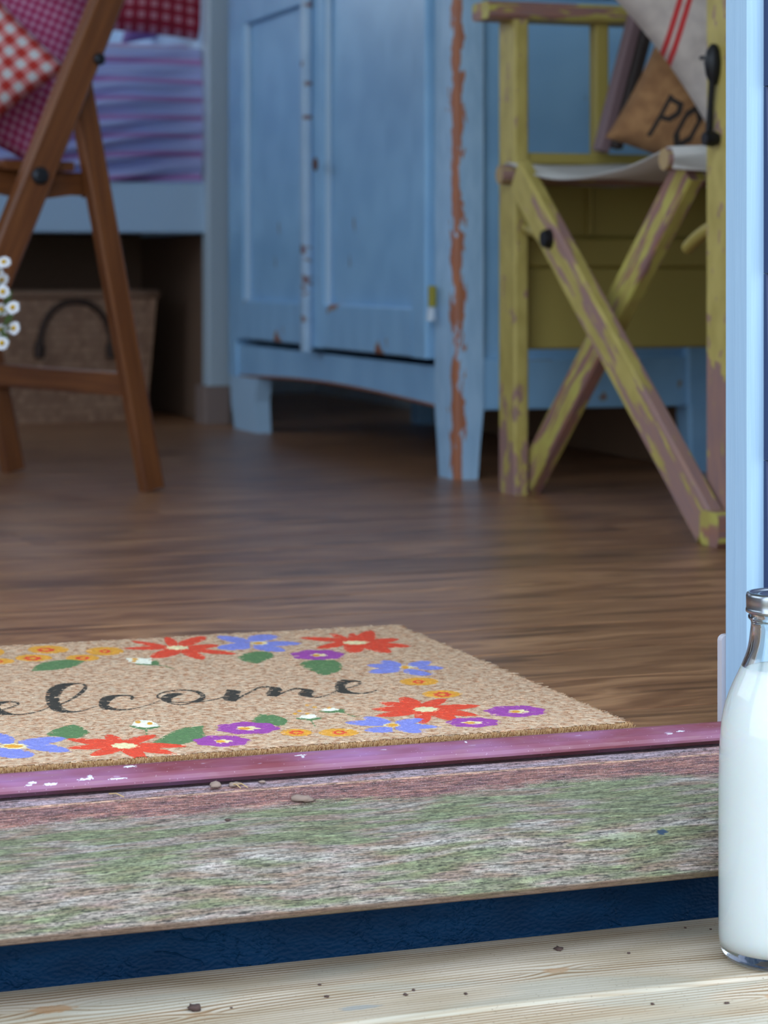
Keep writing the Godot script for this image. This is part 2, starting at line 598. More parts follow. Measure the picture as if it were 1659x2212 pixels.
	var bim := paint(2048, 128, func(x, y):
		var u: float = x / 2048.0 * 0.7
		var s: float = y / 128.0 * 0.05
		var c := rgb8(150, 104, 142).lerp(rgb8(120, 58, 66), clampf(0.5 + b1.get_noise_2d(u * 7.0, s * 20.0) + (u - 0.28) * 1.2, 0, 1))
		c = c.lerp(rgb8(146, 104, 108), ss(0.1, 0.5, b1.get_noise_2d(u * 40.0, s * 200.0 + 9.0)) * 0.3)
		# rubbed top arris
		if s < 0.0075:
			c = c.lerp(rgb8(150, 116, 112), ss(-0.1, 0.3, b1.get_noise_2d(u * 30.0, s * 700.0)) * 0.7)
		var w: float = b2.get_noise_2d(u * 42.0 + 8.0, s * 190.0)
		if w > 0.60 and s > 0.004:
			c = c.lerp(rgb8(190, 176, 200), ss(0.60, 0.70, w) * 0.55)
		if b2.get_noise_2d(u * 700.0, s * 700.0) > 0.68:
			c = rgb8(214, 200, 206)
		return c)
	# chips down to the white undercoat
	for ch in [[70, 1702, 10, 3], [108, 1705, 14, 3], [185, 1695, 16, 3], [197, 1690, 5, 6], [252, 1694, 20, 2], [62, 1707, 6, 2], [660, 1640, 14, 2], [662, 1645, 4, 4], [1477, 1594, 10, 3], [1450, 1601, 9, 2], [1020, 1612, 3, 3], [290, 1662, 14, 4]]:
		var p := on_v(ch[0], ch[1], 1.394)
		var cx := int(fposmod(p.x - 0.12, 0.7) / 0.7 * 2048)
		var line: float = 1670.0 - 0.0705 * ch[0]
		var cy := int((0.0055 + (ch[1] - line) / 47.0 * 0.021) / 0.05 * 128)
		for dy in range(-ch[3] - 1, ch[3] + 2):
			for dx in range(-ch[2] - 2, ch[2] + 3):
				var q := pow(float(dx) / ch[2], 2) + pow(float(dy) / ch[3], 2) + b1.get_noise_2d(dx * 0.15 + ch[0], dy * 0.3) * 1.1
				if q < 0.7 and cy + dy >= 0 and cy + dy < 128:
					bim.set_pixel((cx + dx + 2048) % 2048, cy + dy, rgb8(208, 206, 218))
	var bm := mat("purple_paint", Color(1, 1, 1), 0.42, tex(bim), Vector3(1 / 0.7, 1 / 0.05, 1))
	bm.uv1_offset = Vector3(-0.12 / 0.7, 0, 0)
	var bar := MB.new()
	bar.sweep([Vector2(1.4115, 0.0095), Vector2(1.4115, 0.0138), Vector2(1.4095, 0.0150), Vector2(1.406, 0.0150), Vector2(1.4035, 0.0142), Vector2(1.396, 0.0122), Vector2(1.3925, 0.0102), Vector2(1.3905, 0.0082), Vector2(1.3905, 0.0066), Vector2(1.393, 0.0062), Vector2(1.405, 0.0062), Vector2(1.405, 0.0012), Vector2(1.4115, 0.0012)], -0.96, 0.7462, false)
	put(bar, "threshold_bar", bm, sill, "purple painted threshold bar with chipped white flecks")
	# navy riser under the sill
	var r1 := noise(28, 4)
	var rid := noise(29, 3)
	var bump := paint(1024, 256, func(x, y):
		var u: float = x / 1024.0 * 0.7
		var s: float = y / 256.0 * 0.125
		var wx: float = r1.get_noise_2d(u * 30.0, s * 30.0) * 0.02
		var k: float = absf(rid.get_noise_2d(u * 70.0 + wx * 60.0, s * 110.0 + wx * 60.0))
		var ridge: float = 1.0 - ss(0.0, 0.10, k)
		ridge *= ss(-0.05, 0.3, r1.get_noise_2d(u * 22.0 + 50.0, s * 22.0))
		var crack: float = 1.0 - ss(0.0, 0.025, absf(rid.get_noise_2d(u * 16.0 + 90.0, s * 26.0)))
		crack *= ss(0.22, 0.3, r1.get_noise_2d(u * 9.0 + 150.0, s * 9.0))
		var g: float = 0.45 + ridge * 0.3 + r1.get_noise_2d(u * 200.0, s * 400.0) * 0.14 - crack * 0.4
		return Color(g, g, g))
	var col := paint(1024, 256, func(x, y):
		var u: float = x / 1024.0 * 0.7
		var s: float = y / 256.0 * 0.125
		return rgb8(3, 32, 58).lerp(rgb8(5, 42, 72), clampf(0.5 + r1.get_noise_2d(u * 12.0, s * 40.0), 0, 1)))
	var riser := MB.new()
	riser.sweep([Vector2(1.395, -0.0588), Vector2(1.3555, -0.0588), Vector2(1.3555, -0.145), Vector2(1.395, -0.145)], -1.75, 1.91)
	var nm := mat("navy_paint", Color(1, 1, 1), 0.5, tex(col), Vector3(1 / 0.7, 8.0, 1), tex(bump), 0.32)
	nm.uv1_offset = Vector3(-0.12 / 0.7, 0, 0)
	nm.metallic_specular = 0.2
	var ro := put(riser, "riser_board", nm)
	tag(ro, "navy painted riser board with cracked paint under the sill", "board", "", "structure")

# ---------------------------------------------------------------- pale softwood deck
func deck_image(seed_: int, knots: Array, dw: int, dh: int) -> Image:
	var d1 := noise(seed_, 2)
	var d2 := noise(seed_ + 1, 2)
	var d3 := noise(seed_ + 2, 3)
	return paint(dw, dh, func(x, y):
		var u: float = x / float(dw) * 0.7
		var s: float = y / float(dh) * 0.13
		var ww: float = s + d2.get_noise_2d(u * 2.4, s * 9.0) * 0.007
		var knot := 0.0
		for k in knots:
			var dx: float = u - k[0]
			var dy: float = s - k[1]
			var r2: float = pow(dx / k[2], 2) + pow(dy / (k[2] * 0.55), 2)
			ww += signf(dy) * 0.010 * exp(-r2 * 0.28) * (k[2] / 0.016)
			knot = maxf(knot, (1.0 - ss(0.5, 1.25, r2 + d1.get_noise_2d(u * 160.0, s * 160.0) * 0.5)) * k[3])
		var ring: float = fposmod(ww * 230.0 + d2.get_noise_2d(u * 1.3, s * 3.0 + 5.0) * 1.4, 1.0)
		var late: float = ss(0.35, 0.85, ring) * (1.0 - ss(0.90, 1.0, ring))
		var wide: float = ss(-0.1, 0.35, d2.get_noise_2d(u * 0.9 + 2.0, s * 24.0))
		var fibre: float = d3.get_noise_2d(u * 14.0, s * 1400.0)
		var stain: float = d1.get_noise_2d(u * 7.0 + 3.0, s * 22.0 + 8.0)
		var c := rgb8(200, 184, 164).lerp(rgb8(180, 162, 138), clampf(0.5 + stain * 1.2, 0, 1))
		c = c.lerp(rgb8(124, 90, 54), late * (0.36 + 0.55 * wide))
		c = c.lerp(rgb8(172, 168, 154), ss(0.12, 0.5, d1.get_noise_2d(u * 5.0 + 33.0, s * 16.0)) * 0.45)
		c = c.lerp(rgb8(168, 120, 78), knot * 0.6)
		var k: float = 1.0 + fibre * 0.10
		var speck: float = d2.get_noise_2d(u * 500.0, s * 500.0)
		c = Color(c.r * k, c.g * k, c.b * k)
		if speck > 0.69:
			c = c.lerp(rgb8(92, 80, 66), 0.7)
		return c)

func build_deck() -> void:
	var w := 0.1275
	# knots sit where the photograph shows them: (u, across, size, strength)
	var kn := []
	for k in [[112, 2180, 0.013, 1.0], [1200, 2096, 0.009, 0.8], [430, 2192, 0.008, 0.35]]:
		var p := on_y(k[0], k[1], DECK)
		kn.append([fposmod(p.x - 0.12, 0.7), 1.3555 + p.z, k[2], k[3]])
	var im := deck_image(41, kn, 1664, 352)
	# the grey oval water stain
	var st := on_y(778, 2176, DECK)
	var n := noise(45, 3)
	for dy in range(-16, 17):
		for dx in range(-40, 41):
			var q := pow(dx / 34.0, 2) + pow(dy / 12.0, 2) + n.get_noise_2d(dx * 0.05, dy * 0.09) * 0.5
			if q < 1.0:
				var x := int(fposmod(st.x - 0.12, 0.7) / 0.7 * 1664) + dx
				var y := int((1.3555 + st.z) / 0.13 * 352) + dy
				if x >= 0 and x < 1664 and y >= 0 and y < 352:
					im.set_pixel(x, y, im.get_pixel(x, y).lerp(rgb8(140, 146, 150), 0.55 * ss(1.0, 0.5, q)))
	var t0 := tex(im)
	var t1 := tex(deck_image(51, [[0.2, 0.06, 0.014, 0.8], [0.55, 0.03, 0.010, 0.8]], 1024, 208))
	var m0 := mat("deck_softwood", Color(1, 1, 1), 0.75, t0, Vector3(1 / 0.7, 1 / 0.13, 1), t0, 0.05)
	var m1 := mat("deck_softwood_wide", Color(1, 1, 1), 0.75, t1, Vector3(1 / 0.7, 1 / 0.13, 1), t1, 0.05)
	m0.uv1_offset = Vector3(-0.12 / 0.7, 0, 0)
	m1.uv1_offset = Vector3(-0.12 / 0.7, 0, 0)
	var dk := thing("deck", "pale softwood deck boards outside the cabin door", "deck", W(0, DECK - 0.03, 0.5), "", "structure")
	var v := 1.3553
	var i := 0
	while v > -1.8:
		var mb := MB.new()
		mb.flat()
		var v0 := v - w
		var ch := 0.004
		var edge := 0.0011 if i == 0 else 0.0
		var off := Vector2(0.0 if i < 2 else rng.randf() * 3.0, 0.0)
		# board with a rounded front arris; the first one is a touch proud of the next
		var sec := [Vector2(v, DECK - 0.03), Vector2(v, DECK), Vector2(v0 + 0.012, DECK), Vector2(v0 + 0.009, DECK + edge), Vector2(v0 + 0.005, DECK + edge), Vector2(v0 + 0.002, DECK - 0.001), Vector2(v0 + 0.001, DECK - ch), Vector2(v0 + 0.001, DECK - 0.03)]
		var s := -0.03
		for k in sec.size() - 1:
			var a: Vector2 = sec[k]
			var b: Vector2 = sec[k + 1]
			var s2 := s + a.distance_to(b)
			if k == 1 or k == 2 or k == 3 or k == 4:
				mb.smooth(1)
			else:
				mb.flat()
			mb.quad(W(-1.9, a.y, a.x), W(-1.9, b.y, b.x), W(2.1, b.y, b.x), W(2.1, a.y, a.x), off + Vector2(-1.9, s), off + Vector2(-1.9, s2), off + Vector2(2.1, s2), off + Vector2(2.1, s))
			s = s2
		put(mb, "plank", m0 if i % 2 == 0 else m1, dk)
		v = v0
		i += 1

# ---------------------------------------------------------------- door jamb, front wall, navy cladding
func build_jamb() -> void:
	var j1 := noise(61, 4)
	var im := paint(256, 1024, func(x, y):
		var a: float = x / 256.0
		var b: float = y / 1024.0
		var st: float = j1.get_noise_2d(a * 40.0, b * 5.0)
		var c := rgb8(158, 187, 212).lerp(rgb8(150, 180, 207), clampf(0.5 + st, 0, 1))
		return c)
	var paint_m := mat("jamb_paint", Color(1, 1, 1), 0.5, tex(im), Vector3(20.0, 2.0, 1))
	var navy := mat("navy_cladding", rgb8(30, 44, 84), 0.5)
	var jamb := thing("door_jamb", "pale blue painted door jamb beside the milk bottle", "door jamb", W(0.76, 0, 1.4), "", "structure")
	# inner lining with a shallow stop, and the front edge
	var mb := MB.new()
	mb.box(W(0.7546, -0.0585, 1.4110), W(0.7900, 1.98, 1.3905), 0.0022)
	put(mb, "front_edge", paint_m, jamb)
	mb = MB.new()
	mb.box(W(0.7562, 0.0, 1.4262), W(0.7900, 1.98, 1.4108), 0.0012)
	put(mb, "lining", paint_m, jamb)
	# draught strip at the foot, rounded top
	mb = MB.new()
	var sec := []
	for k in 9:
		var a := PI * k / 8.0
		sec.append(Vector2(0.005 * cos(a), 0.066 + 0.004 * sin(a)))
	sec.append(Vector2(-0.005, 0.0))
	sec.append(Vector2(0.005, 0.0))
	mb.prism(W(0.7590, 0, 1.4268), W(0.7590, 0, 1.4330), Vector3.RIGHT, Vector3.UP, sec)
	put(mb, "draught_strip", mat("strip_plastic", rgb8(186, 182, 190), 0.5), jamb, "small pale plastic strip with rounded top")
	var jl := thing("door_jamb", "pale blue painted door jamb on the hinge side of the doorway", "door jamb", W(-0.97, 0, 1.4), "", "structure")
	mb = MB.new()
	mb.box(W(-0.998, -0.0585, 1.4262), W(-0.960, 1.98, 1.3905), 0.002)
	put(mb, "lining", paint_m, jl)
	var head := MB.new()
	head.box(W(-0.998, 1.98, 1.4262), W(0.790, 2.02, 1.3905), 0.002)
	var ho := put(head, "trim_1", paint_m)
	tag(ho, "pale blue painted door head above the doorway", "trim", "", "structure")
	# front wall: inside boarding and lapped navy boards outside
	var wf := thing("wall_front", "navy boarded outer wall around the doorway", "wall", W(0.8, -0.06, 1.42), "", "structure")
	var inner := mat("inner_boards", rgb8(206, 214, 220), 0.7)
	for b in [[0.790, ROOM_R + 0.05, -0.0585, ROOM_T], [ROOM_L - 0.05, -0.998, -0.0585, ROOM_T], [-0.998, 0.790, 2.02, ROOM_T]]:
		mb = MB.new()
		mb.box(W(b[0], b[2], 1.431), W(b[1], b[3], 1.398), 0.001)
		put(mb, "panel", inner, wf)
	for side in [[0.7662, ROOM_R + 0.05], [ROOM_L - 0.05, -0.975]]:
		var y := -0.0585
		while y < ROOM_T - 0.05:
			mb = MB.new()
			var y1 := minf(y + 0.125, ROOM_T)
			mb.sweep([Vector2(1.3904, y1), Vector2(1.3870, y1), Vector2(1.3820, y + 0.004), Vector2(1.3835, y + 0.0005), Vector2(1.3904, y + 0.0005)], side[0], side[1])
			put(mb, "cladding_board", navy, wf)
			y = y1

# ---------------------------------------------------------------- worn paint
# bare(a, b): how much is worn away at a (round the bar, 0..1) and b (along it, 0..1)
func worn(seed_: int, base: Color, base2: Color, bare: Color, bare2: Color, amount: Callable, w := 192, h := 640, stretch := 9.0) -> ImageTexture:
	var n1 := noise(seed_, 4)
	var n2 := noise(seed_ + 1, 2)
	return tex(paint(w, h, func(x, y):
		var a: float = x / float(w)
		var b: float = y / float(h)
		var c := base.lerp(base2, clampf(0.5 + n2.get_noise_2d(a * 5.0, b * 12.0), 0, 1))
		var st: float = n1.get_noise_2d(a * 6.0, b * stretch) + n2.get_noise_2d(a * 24.0 + 4.0, b * stretch * 4.0) * 0.3
		var wear: float = ss(-0.03, 0.03, st + amount.call(a, b))
		var bc := bare.lerp(bare2, clampf(0.5 + n1.get_noise_2d(a * 60.0, b * 8.0 + 5.0) * 1.2, 0, 1))
		return c.lerp(bc, wear)))

# ---------------------------------------------------------------- pale blue wardrobe
func build_cabinet() -> void:
	var blue := rgb8(146, 192, 230)
	var blue2 := rgb8(136, 182, 222)
	var wood := rgb8(164, 102, 66)
	var wood2 := rgb8(132, 84, 72)
	var pt := worn(71, blue, blue2, wood2, rgb8(120, 92, 100), func(a, b): return -0.72, 256, 512, 5.0)
	var pm := mat("blue_paint", Color(1, 1, 1), 0.34, pt, Vector3(1.3, 0.7, 1))
	var et := worn(73, blue, blue2, wood, wood2, func(a, b): return -0.50, 192, 512, 6.0)
	var em := mat("blue_paint_rubbed", Color(1, 1, 1), 0.36, et)
	# the corner post: rubbed through to orange wood along its outer corner
	var ct := worn(75, rgb8(166, 200, 230), rgb8(154, 190, 222), rgb8(186, 112, 66), rgb8(150, 98, 84), func(a, b): return 0.62 - absf(a - 0.5) * 7.0 + 0.10 * sin(b * 21.0), 512, 1024, 14.0)
	var cm := mat("blue_paint_corner", Color(1, 1, 1), 0.5, ct)
	var u0 := 1.293
	var v0 := 3.300
	var v1 := 4.555
	var u1 := 1.735
	var top := 1.72
	var cab := thing("wardrobe", "old pale blue wardrobe with panelled doors and rubbed paint", "wardrobe", W(1.5, 0, 3.9))
	# near corner post: front face 9 cm, side face 4.4 cm, then tapering foot
	var mb := MB.new()
	corner_post(mb, u0, v0, 0.088, 0.046, 0.106, top)
	put(mb, "corner_post", cm, cab, "corner post worn to orange wood along its edge")
	# far front post
	mb = MB.new()
	mb.box(W(u0, 0.106, v1), W(u0 + 0.05, top, v1 - 0.055), 0.003)
	put(mb, "post", pm, cab)
	# far bracket foot: broad triangle
	mb = MB.new()
	mb.flat()
	var f0 := W(u0 + 0.004, 0, 0)
	var pts := [Vector2(4.555, 0.106), Vector2(4.362, 0.106), Vector2(4.375, 0.06), Vector2(4.366, 0.0), Vector2(4.520, 0.0), Vector2(4.545, 0.05)]
	for i in range(1, pts.size() - 1):
		mb.tri(W(u0 + 0.003, pts[0].y, pts[0].x), W(u0 + 0.003, pts[i + 1].y, pts[i + 1].x), W(u0 + 0.003, pts[i].y, pts[i].x))
		mb.tri(W(u0 + 0.033, pts[0].y, pts[0].x), W(u0 + 0.033, pts[i].y, pts[i].x), W(u0 + 0.033, pts[i + 1].y, pts[i + 1].x))
	for i in pts.size():
		var a: Vector2 = pts[i]
		var b: Vector2 = pts[(i + 1) % pts.size()]
		mb.quad(W(u0 + 0.003, a.y, a.x), W(u0 + 0.033, a.y, a.x), W(u0 + 0.033, b.y, b.x), W(u0 + 0.003, b.y, b.x))
	put(mb, "bracket_foot", mat("foot_paint", rgb8(164, 196, 224), 0.5), cab)
	# back posts on the near side
	mb = MB.new()
	mb.bar(W(u1 - 0.025, 0.0, v0 + 0.025), W(u1 - 0.025, 0.106, v0 + 0.025), Vector3.RIGHT, 0.036, 0.04, 0.003, false, Vector2.ZERO, 1.3)
	mb.box(W(u1 - 0.05, 0.106, v0 + 0.05), W(u1, top, v0), 0.003)
	put(mb, "post", em, cab)
	mb = MB.new()
	mb.box(W(u1 - 0.05, 0.0, v1), W(u1, top, v1 - 0.05), 0.003)
	put(mb, "post", pm, cab)
	# front rail with a gently bowed lower edge, rubbed to wood along the bottom
	mb = MB.new()
	mb.flat()
	var na := 20
	for i in na:
		var t0 := float(i) / na
		var t1 := float(i + 1) / na
		var va: float = lerp(v0 + 0.085, v1 - 0.05, t0)
		var vb: float = lerp(v0 + 0.085, v1 - 0.05, t1)
		var ya := 0.106 + 0.012 * sin(PI * t0)
		var yb := 0.106 + 0.012 * sin(PI * t1)
		var x0 := u0 + 0.006
		mb.quad(W(x0, 0.168, vb), W(x0, yb, vb), W(x0, ya, va), W(x0, 0.168, va), Vector2(0.3, t1), Vector2(0.36, t1), Vector2(0.36, t0), Vector2(0.3, t0))
		mb.quad(W(x0, yb, vb), W(x0 + 0.022, yb, vb), W(x0 + 0.022, ya, va), W(x0, ya, va))
		mb.quad(W(x0, 0.168, va), W(x0 + 0.022, 0.168, va), W(x0 + 0.022, 0.168, vb), W(x0, 0.168, vb))
		mb.quad(W(x0 + 0.022, 0.168, va), W(x0 + 0.022, ya, va), W(x0 + 0.022, yb, vb), W(x0 + 0.022, 0.168, vb))
	put(mb, "apron_rail", pm, cab)
	mb = MB.new()
	var path := []
	for i in 21:
		path.append(W(u0 + 0.009, 0.1065 + 0.012 * sin(PI * i / 20.0), lerp(v0 + 0.088, v1 - 0.06, i / 20.0)))
	mb.tube(path, [0.004], 6)
	put(mb, "worn_edge", mat("bare_wood", rgb8(140, 86, 56), 0.7), cab, "lower edge rubbed to bare brown wood")
	# carcass: bottom, back, top, far side
	for b in [[W(u0 + 0.03, 0.125, v1 - 0.02), W(u1 - 0.01, 0.145, v0 + 0.03), "bottom_board"], [W(u1 - 0.02, 0.002, v1 - 0.052), W(u1 - 0.004, top, v0 + 0.05), "back_board"], [W(u0 - 0.03, top, v1 + 0.03), W(u1, top + 0.04, v0 - 0.03), "cornice"], [W(u0 + 0.04, 0.106, v1 - 0.004), W(u1 - 0.04, top, v1 - 0.022), "side_board"]]:
		mb = MB.new()
		mb.box(b[0], b[1], 0.003)
		put(mb, b[2], mat("bare_board", rgb8(128, 98, 74), 0.8) if b[2] == "back_board" else pm, cab)  # brown back board drawn down to the floor to darken the gap underneath
	# near side: rails and a sunken panel
	mb = MB.new()
	mb.box(W(u0 + 0.046, 0.104, v0 + 0.030), W(u1 - 0.05, 0.182, v0 + 0.006), 0.002)
	put(mb, "side_rail", em, cab)
	mb = MB.new()
	mb.box(W(u0 + 0.046, 0.74, v0 + 0.030), W(u1 - 0.05, 0.82, v0 + 0.006), 0.002)
	put(mb, "side_rail", pm, cab)
	mb = MB.new()
	mb.box(W(u0 + 0.048, 0.15, v0 + 0.034), W(u1 - 0.045, top, v0 + 0.018), 0.002)
	put(mb, "side_panel", pm, cab)
	mb = MB.new()
	mb.box(W(u0 + 0.0462, 0.183, v0 + 0.0205), W(u0 + 0.0520, top, v0 + 0.0120), 0.0005)
	put(mb, "joint_edge", mat("joint_wood", rgb8(112, 82, 78), 0.7), cab, "brown open joint beside the side panel")
	var bead_m := mat("blue_paint_pale_bead", rgb8(176, 204, 228), 0.45)  # beads paler than the door paint
	# doors: stiles, rails, sunken panels
	for d in [[3.397, 3.972, 0.180, u0 - 0.012, 3.458, 3.908], [3.978, 4.500, 0.182, u0 - 0.004, 4.052, 4.436]]:
		var door := Node3D.new()
		door.name = "door"
		cab.add_child(door, true)
		door.position = W(u0, 0.18, d[0]) - cab.position
		var x0: float = d[3]
		var x1: float = x0 + 0.022
		for b in [[d[0], d[4], d[2], top - 0.05, "stile"], [d[5], d[1], d[2], top - 0.05, "stile"], [d[4], d[5], d[2], 0.258, "rail"], [d[4], d[5], 0.80, 0.885, "rail"], [d[4], d[5], top - 0.14, top - 0.05, "rail"]]:
			mb = MB.new()
			mb.box(W(x0, b[2], b[1]), W(x1, b[3], b[0]), 0.003)
			put(mb, b[4], em if b[4] == "rail" and b[3] < 0.3 else pm, door)
		for b in [[0.25, 0.81], [0.87, top - 0.13]]:
			mb = MB.new()
			mb.box(W(x0 + 0.014, b[0], d[5] + 0.01), W(x0 + 0.020, b[1], d[4] - 0.01), 0.002)
			put(mb, "panel", pm, door)
			# beading round the panel
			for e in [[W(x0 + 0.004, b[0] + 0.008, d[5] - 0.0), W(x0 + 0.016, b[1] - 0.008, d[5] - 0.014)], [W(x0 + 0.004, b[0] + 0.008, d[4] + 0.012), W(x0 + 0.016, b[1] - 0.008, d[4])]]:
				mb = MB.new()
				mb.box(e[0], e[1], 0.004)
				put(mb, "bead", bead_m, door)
	# meeting bead on the right-hand leaf, escutcheon, hinge and catch
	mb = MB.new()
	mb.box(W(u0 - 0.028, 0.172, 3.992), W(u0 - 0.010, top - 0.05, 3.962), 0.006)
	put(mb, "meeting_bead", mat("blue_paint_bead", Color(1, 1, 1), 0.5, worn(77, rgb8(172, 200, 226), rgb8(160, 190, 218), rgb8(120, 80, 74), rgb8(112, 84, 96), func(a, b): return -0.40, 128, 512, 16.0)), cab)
	mb = MB.new()
	var p := on_u(683, 355, u0 - 0.029)
	mb.lathe(Vector3.ZERO, [Vector2(0.0, 0.0), Vector2(0.011, 0.0), Vector2(0.012, 0.002), Vector2(0.009, 0.004), Vector2(0.004, 0.004), Vector2(0.0, 0.002)], 16)
	var esc := put(mb, "escutcheon", mat("dark_brass", rgb8(96, 58, 42), 0.5), cab)
	esc.position = p - cab.position
	esc.rotation = Vector3(0, 0, PI / 2)
	mb = MB.new()
	var q := on_u(934, 640, u0 - 0.014)
	mb.tube([q + Vector3(0, -0.016, 0), q + Vector3(0, 0.016, 0)], [0.0065], 10)
	put(mb, "hinge", mat("brass", rgb8(150, 140, 40), 0.5), cab, "small brass hinge knuckle")
	mb = MB.new()
	q = on_u(932, 676, u0 - 0.014)
	mb.tube([q + Vector3(0, -0.012, 0), q + Vector3(0, 0.008, 0)], [0.008, 0.0065], 10)
	put(mb, "catch", mat("catch_paint", rgb8(196, 210, 226), 0.4), cab)

# L-shaped corner post with a rounded outer corner: uv.x runs over the front face, round the corner (0.5) and over the side
func corner_post(mb: MB, u0: float, v0: float, front: float, side: float, foot: float, top: float) -> void:
	mb.smooth()
	var levels := [[0.0, 0.80], [foot * 0.5, 0.88], [foot, 1.0], [0.3, 1.0], [0.7, 1.0], [1.1, 1.0], [top, 1.0]]
	var r := 0.007
	for i in levels.size() - 1:
		for pass_ in 1:
			var lo: Array = levels[i]
			var hi: Array = levels[i + 1]
			var a := post_ring(u0, v0, front * lo[1], side * lo[1], r)
			var b := post_ring(u0, v0, front * hi[1], side * hi[1], r)
			var ta: float = lo[0] / top * 2.0
			var tb: float = hi[0] / top * 2.0
			for k in a.size():
				var k2 := (k + 1) % a.size()
				if k < 6:
					mb.smooth(1)
				else:
					mb.flat()
				var x0: float = a[k].z
				var x1: float = a[k2].z if k < a.size() - 1 else 1.0
				if k >= 6:
					x0 = 0.02
					x1 = 0.06
				mb.quad(W(a[k].x, lo[0], a[k].y), W(a[k2].x, lo[0], a[k2].y), W(b[k2].x, hi[0], b[k2].y), W(b[k].x, hi[0], b[k].y), Vector2(x0, ta), Vector2(x1, ta), Vector2(x1, tb), Vector2(x0, tb))
	mb.flat()

func post_ring(u0: float, v0: float, front: float, side: float, r: float) -> Array:
	# counter-clockwise seen from above: from the far end of the front face to the corner, then along the side
	var out := [Vector3(u0, v0 + front, 0.02), Vector3(u0, v0 + r, 0.46)]
	for k in range(1, 4):
		var a := PI / 2 * k / 4.0
		out.append(Vector3(u0 + r - r * cos(a), v0 + r - r * sin(a), 0.46 + 0.08 * k / 4.0))
	out.append(Vector3(u0 + r, v0, 0.54))
	out.append(Vector3(u0 + side, v0, 0.98))
	out.append(Vector3(u0 + side, v0 + 0.03, 0.99))
	out.append(Vector3(u0 + 0.03, v0 + front, 0.01))
	return out

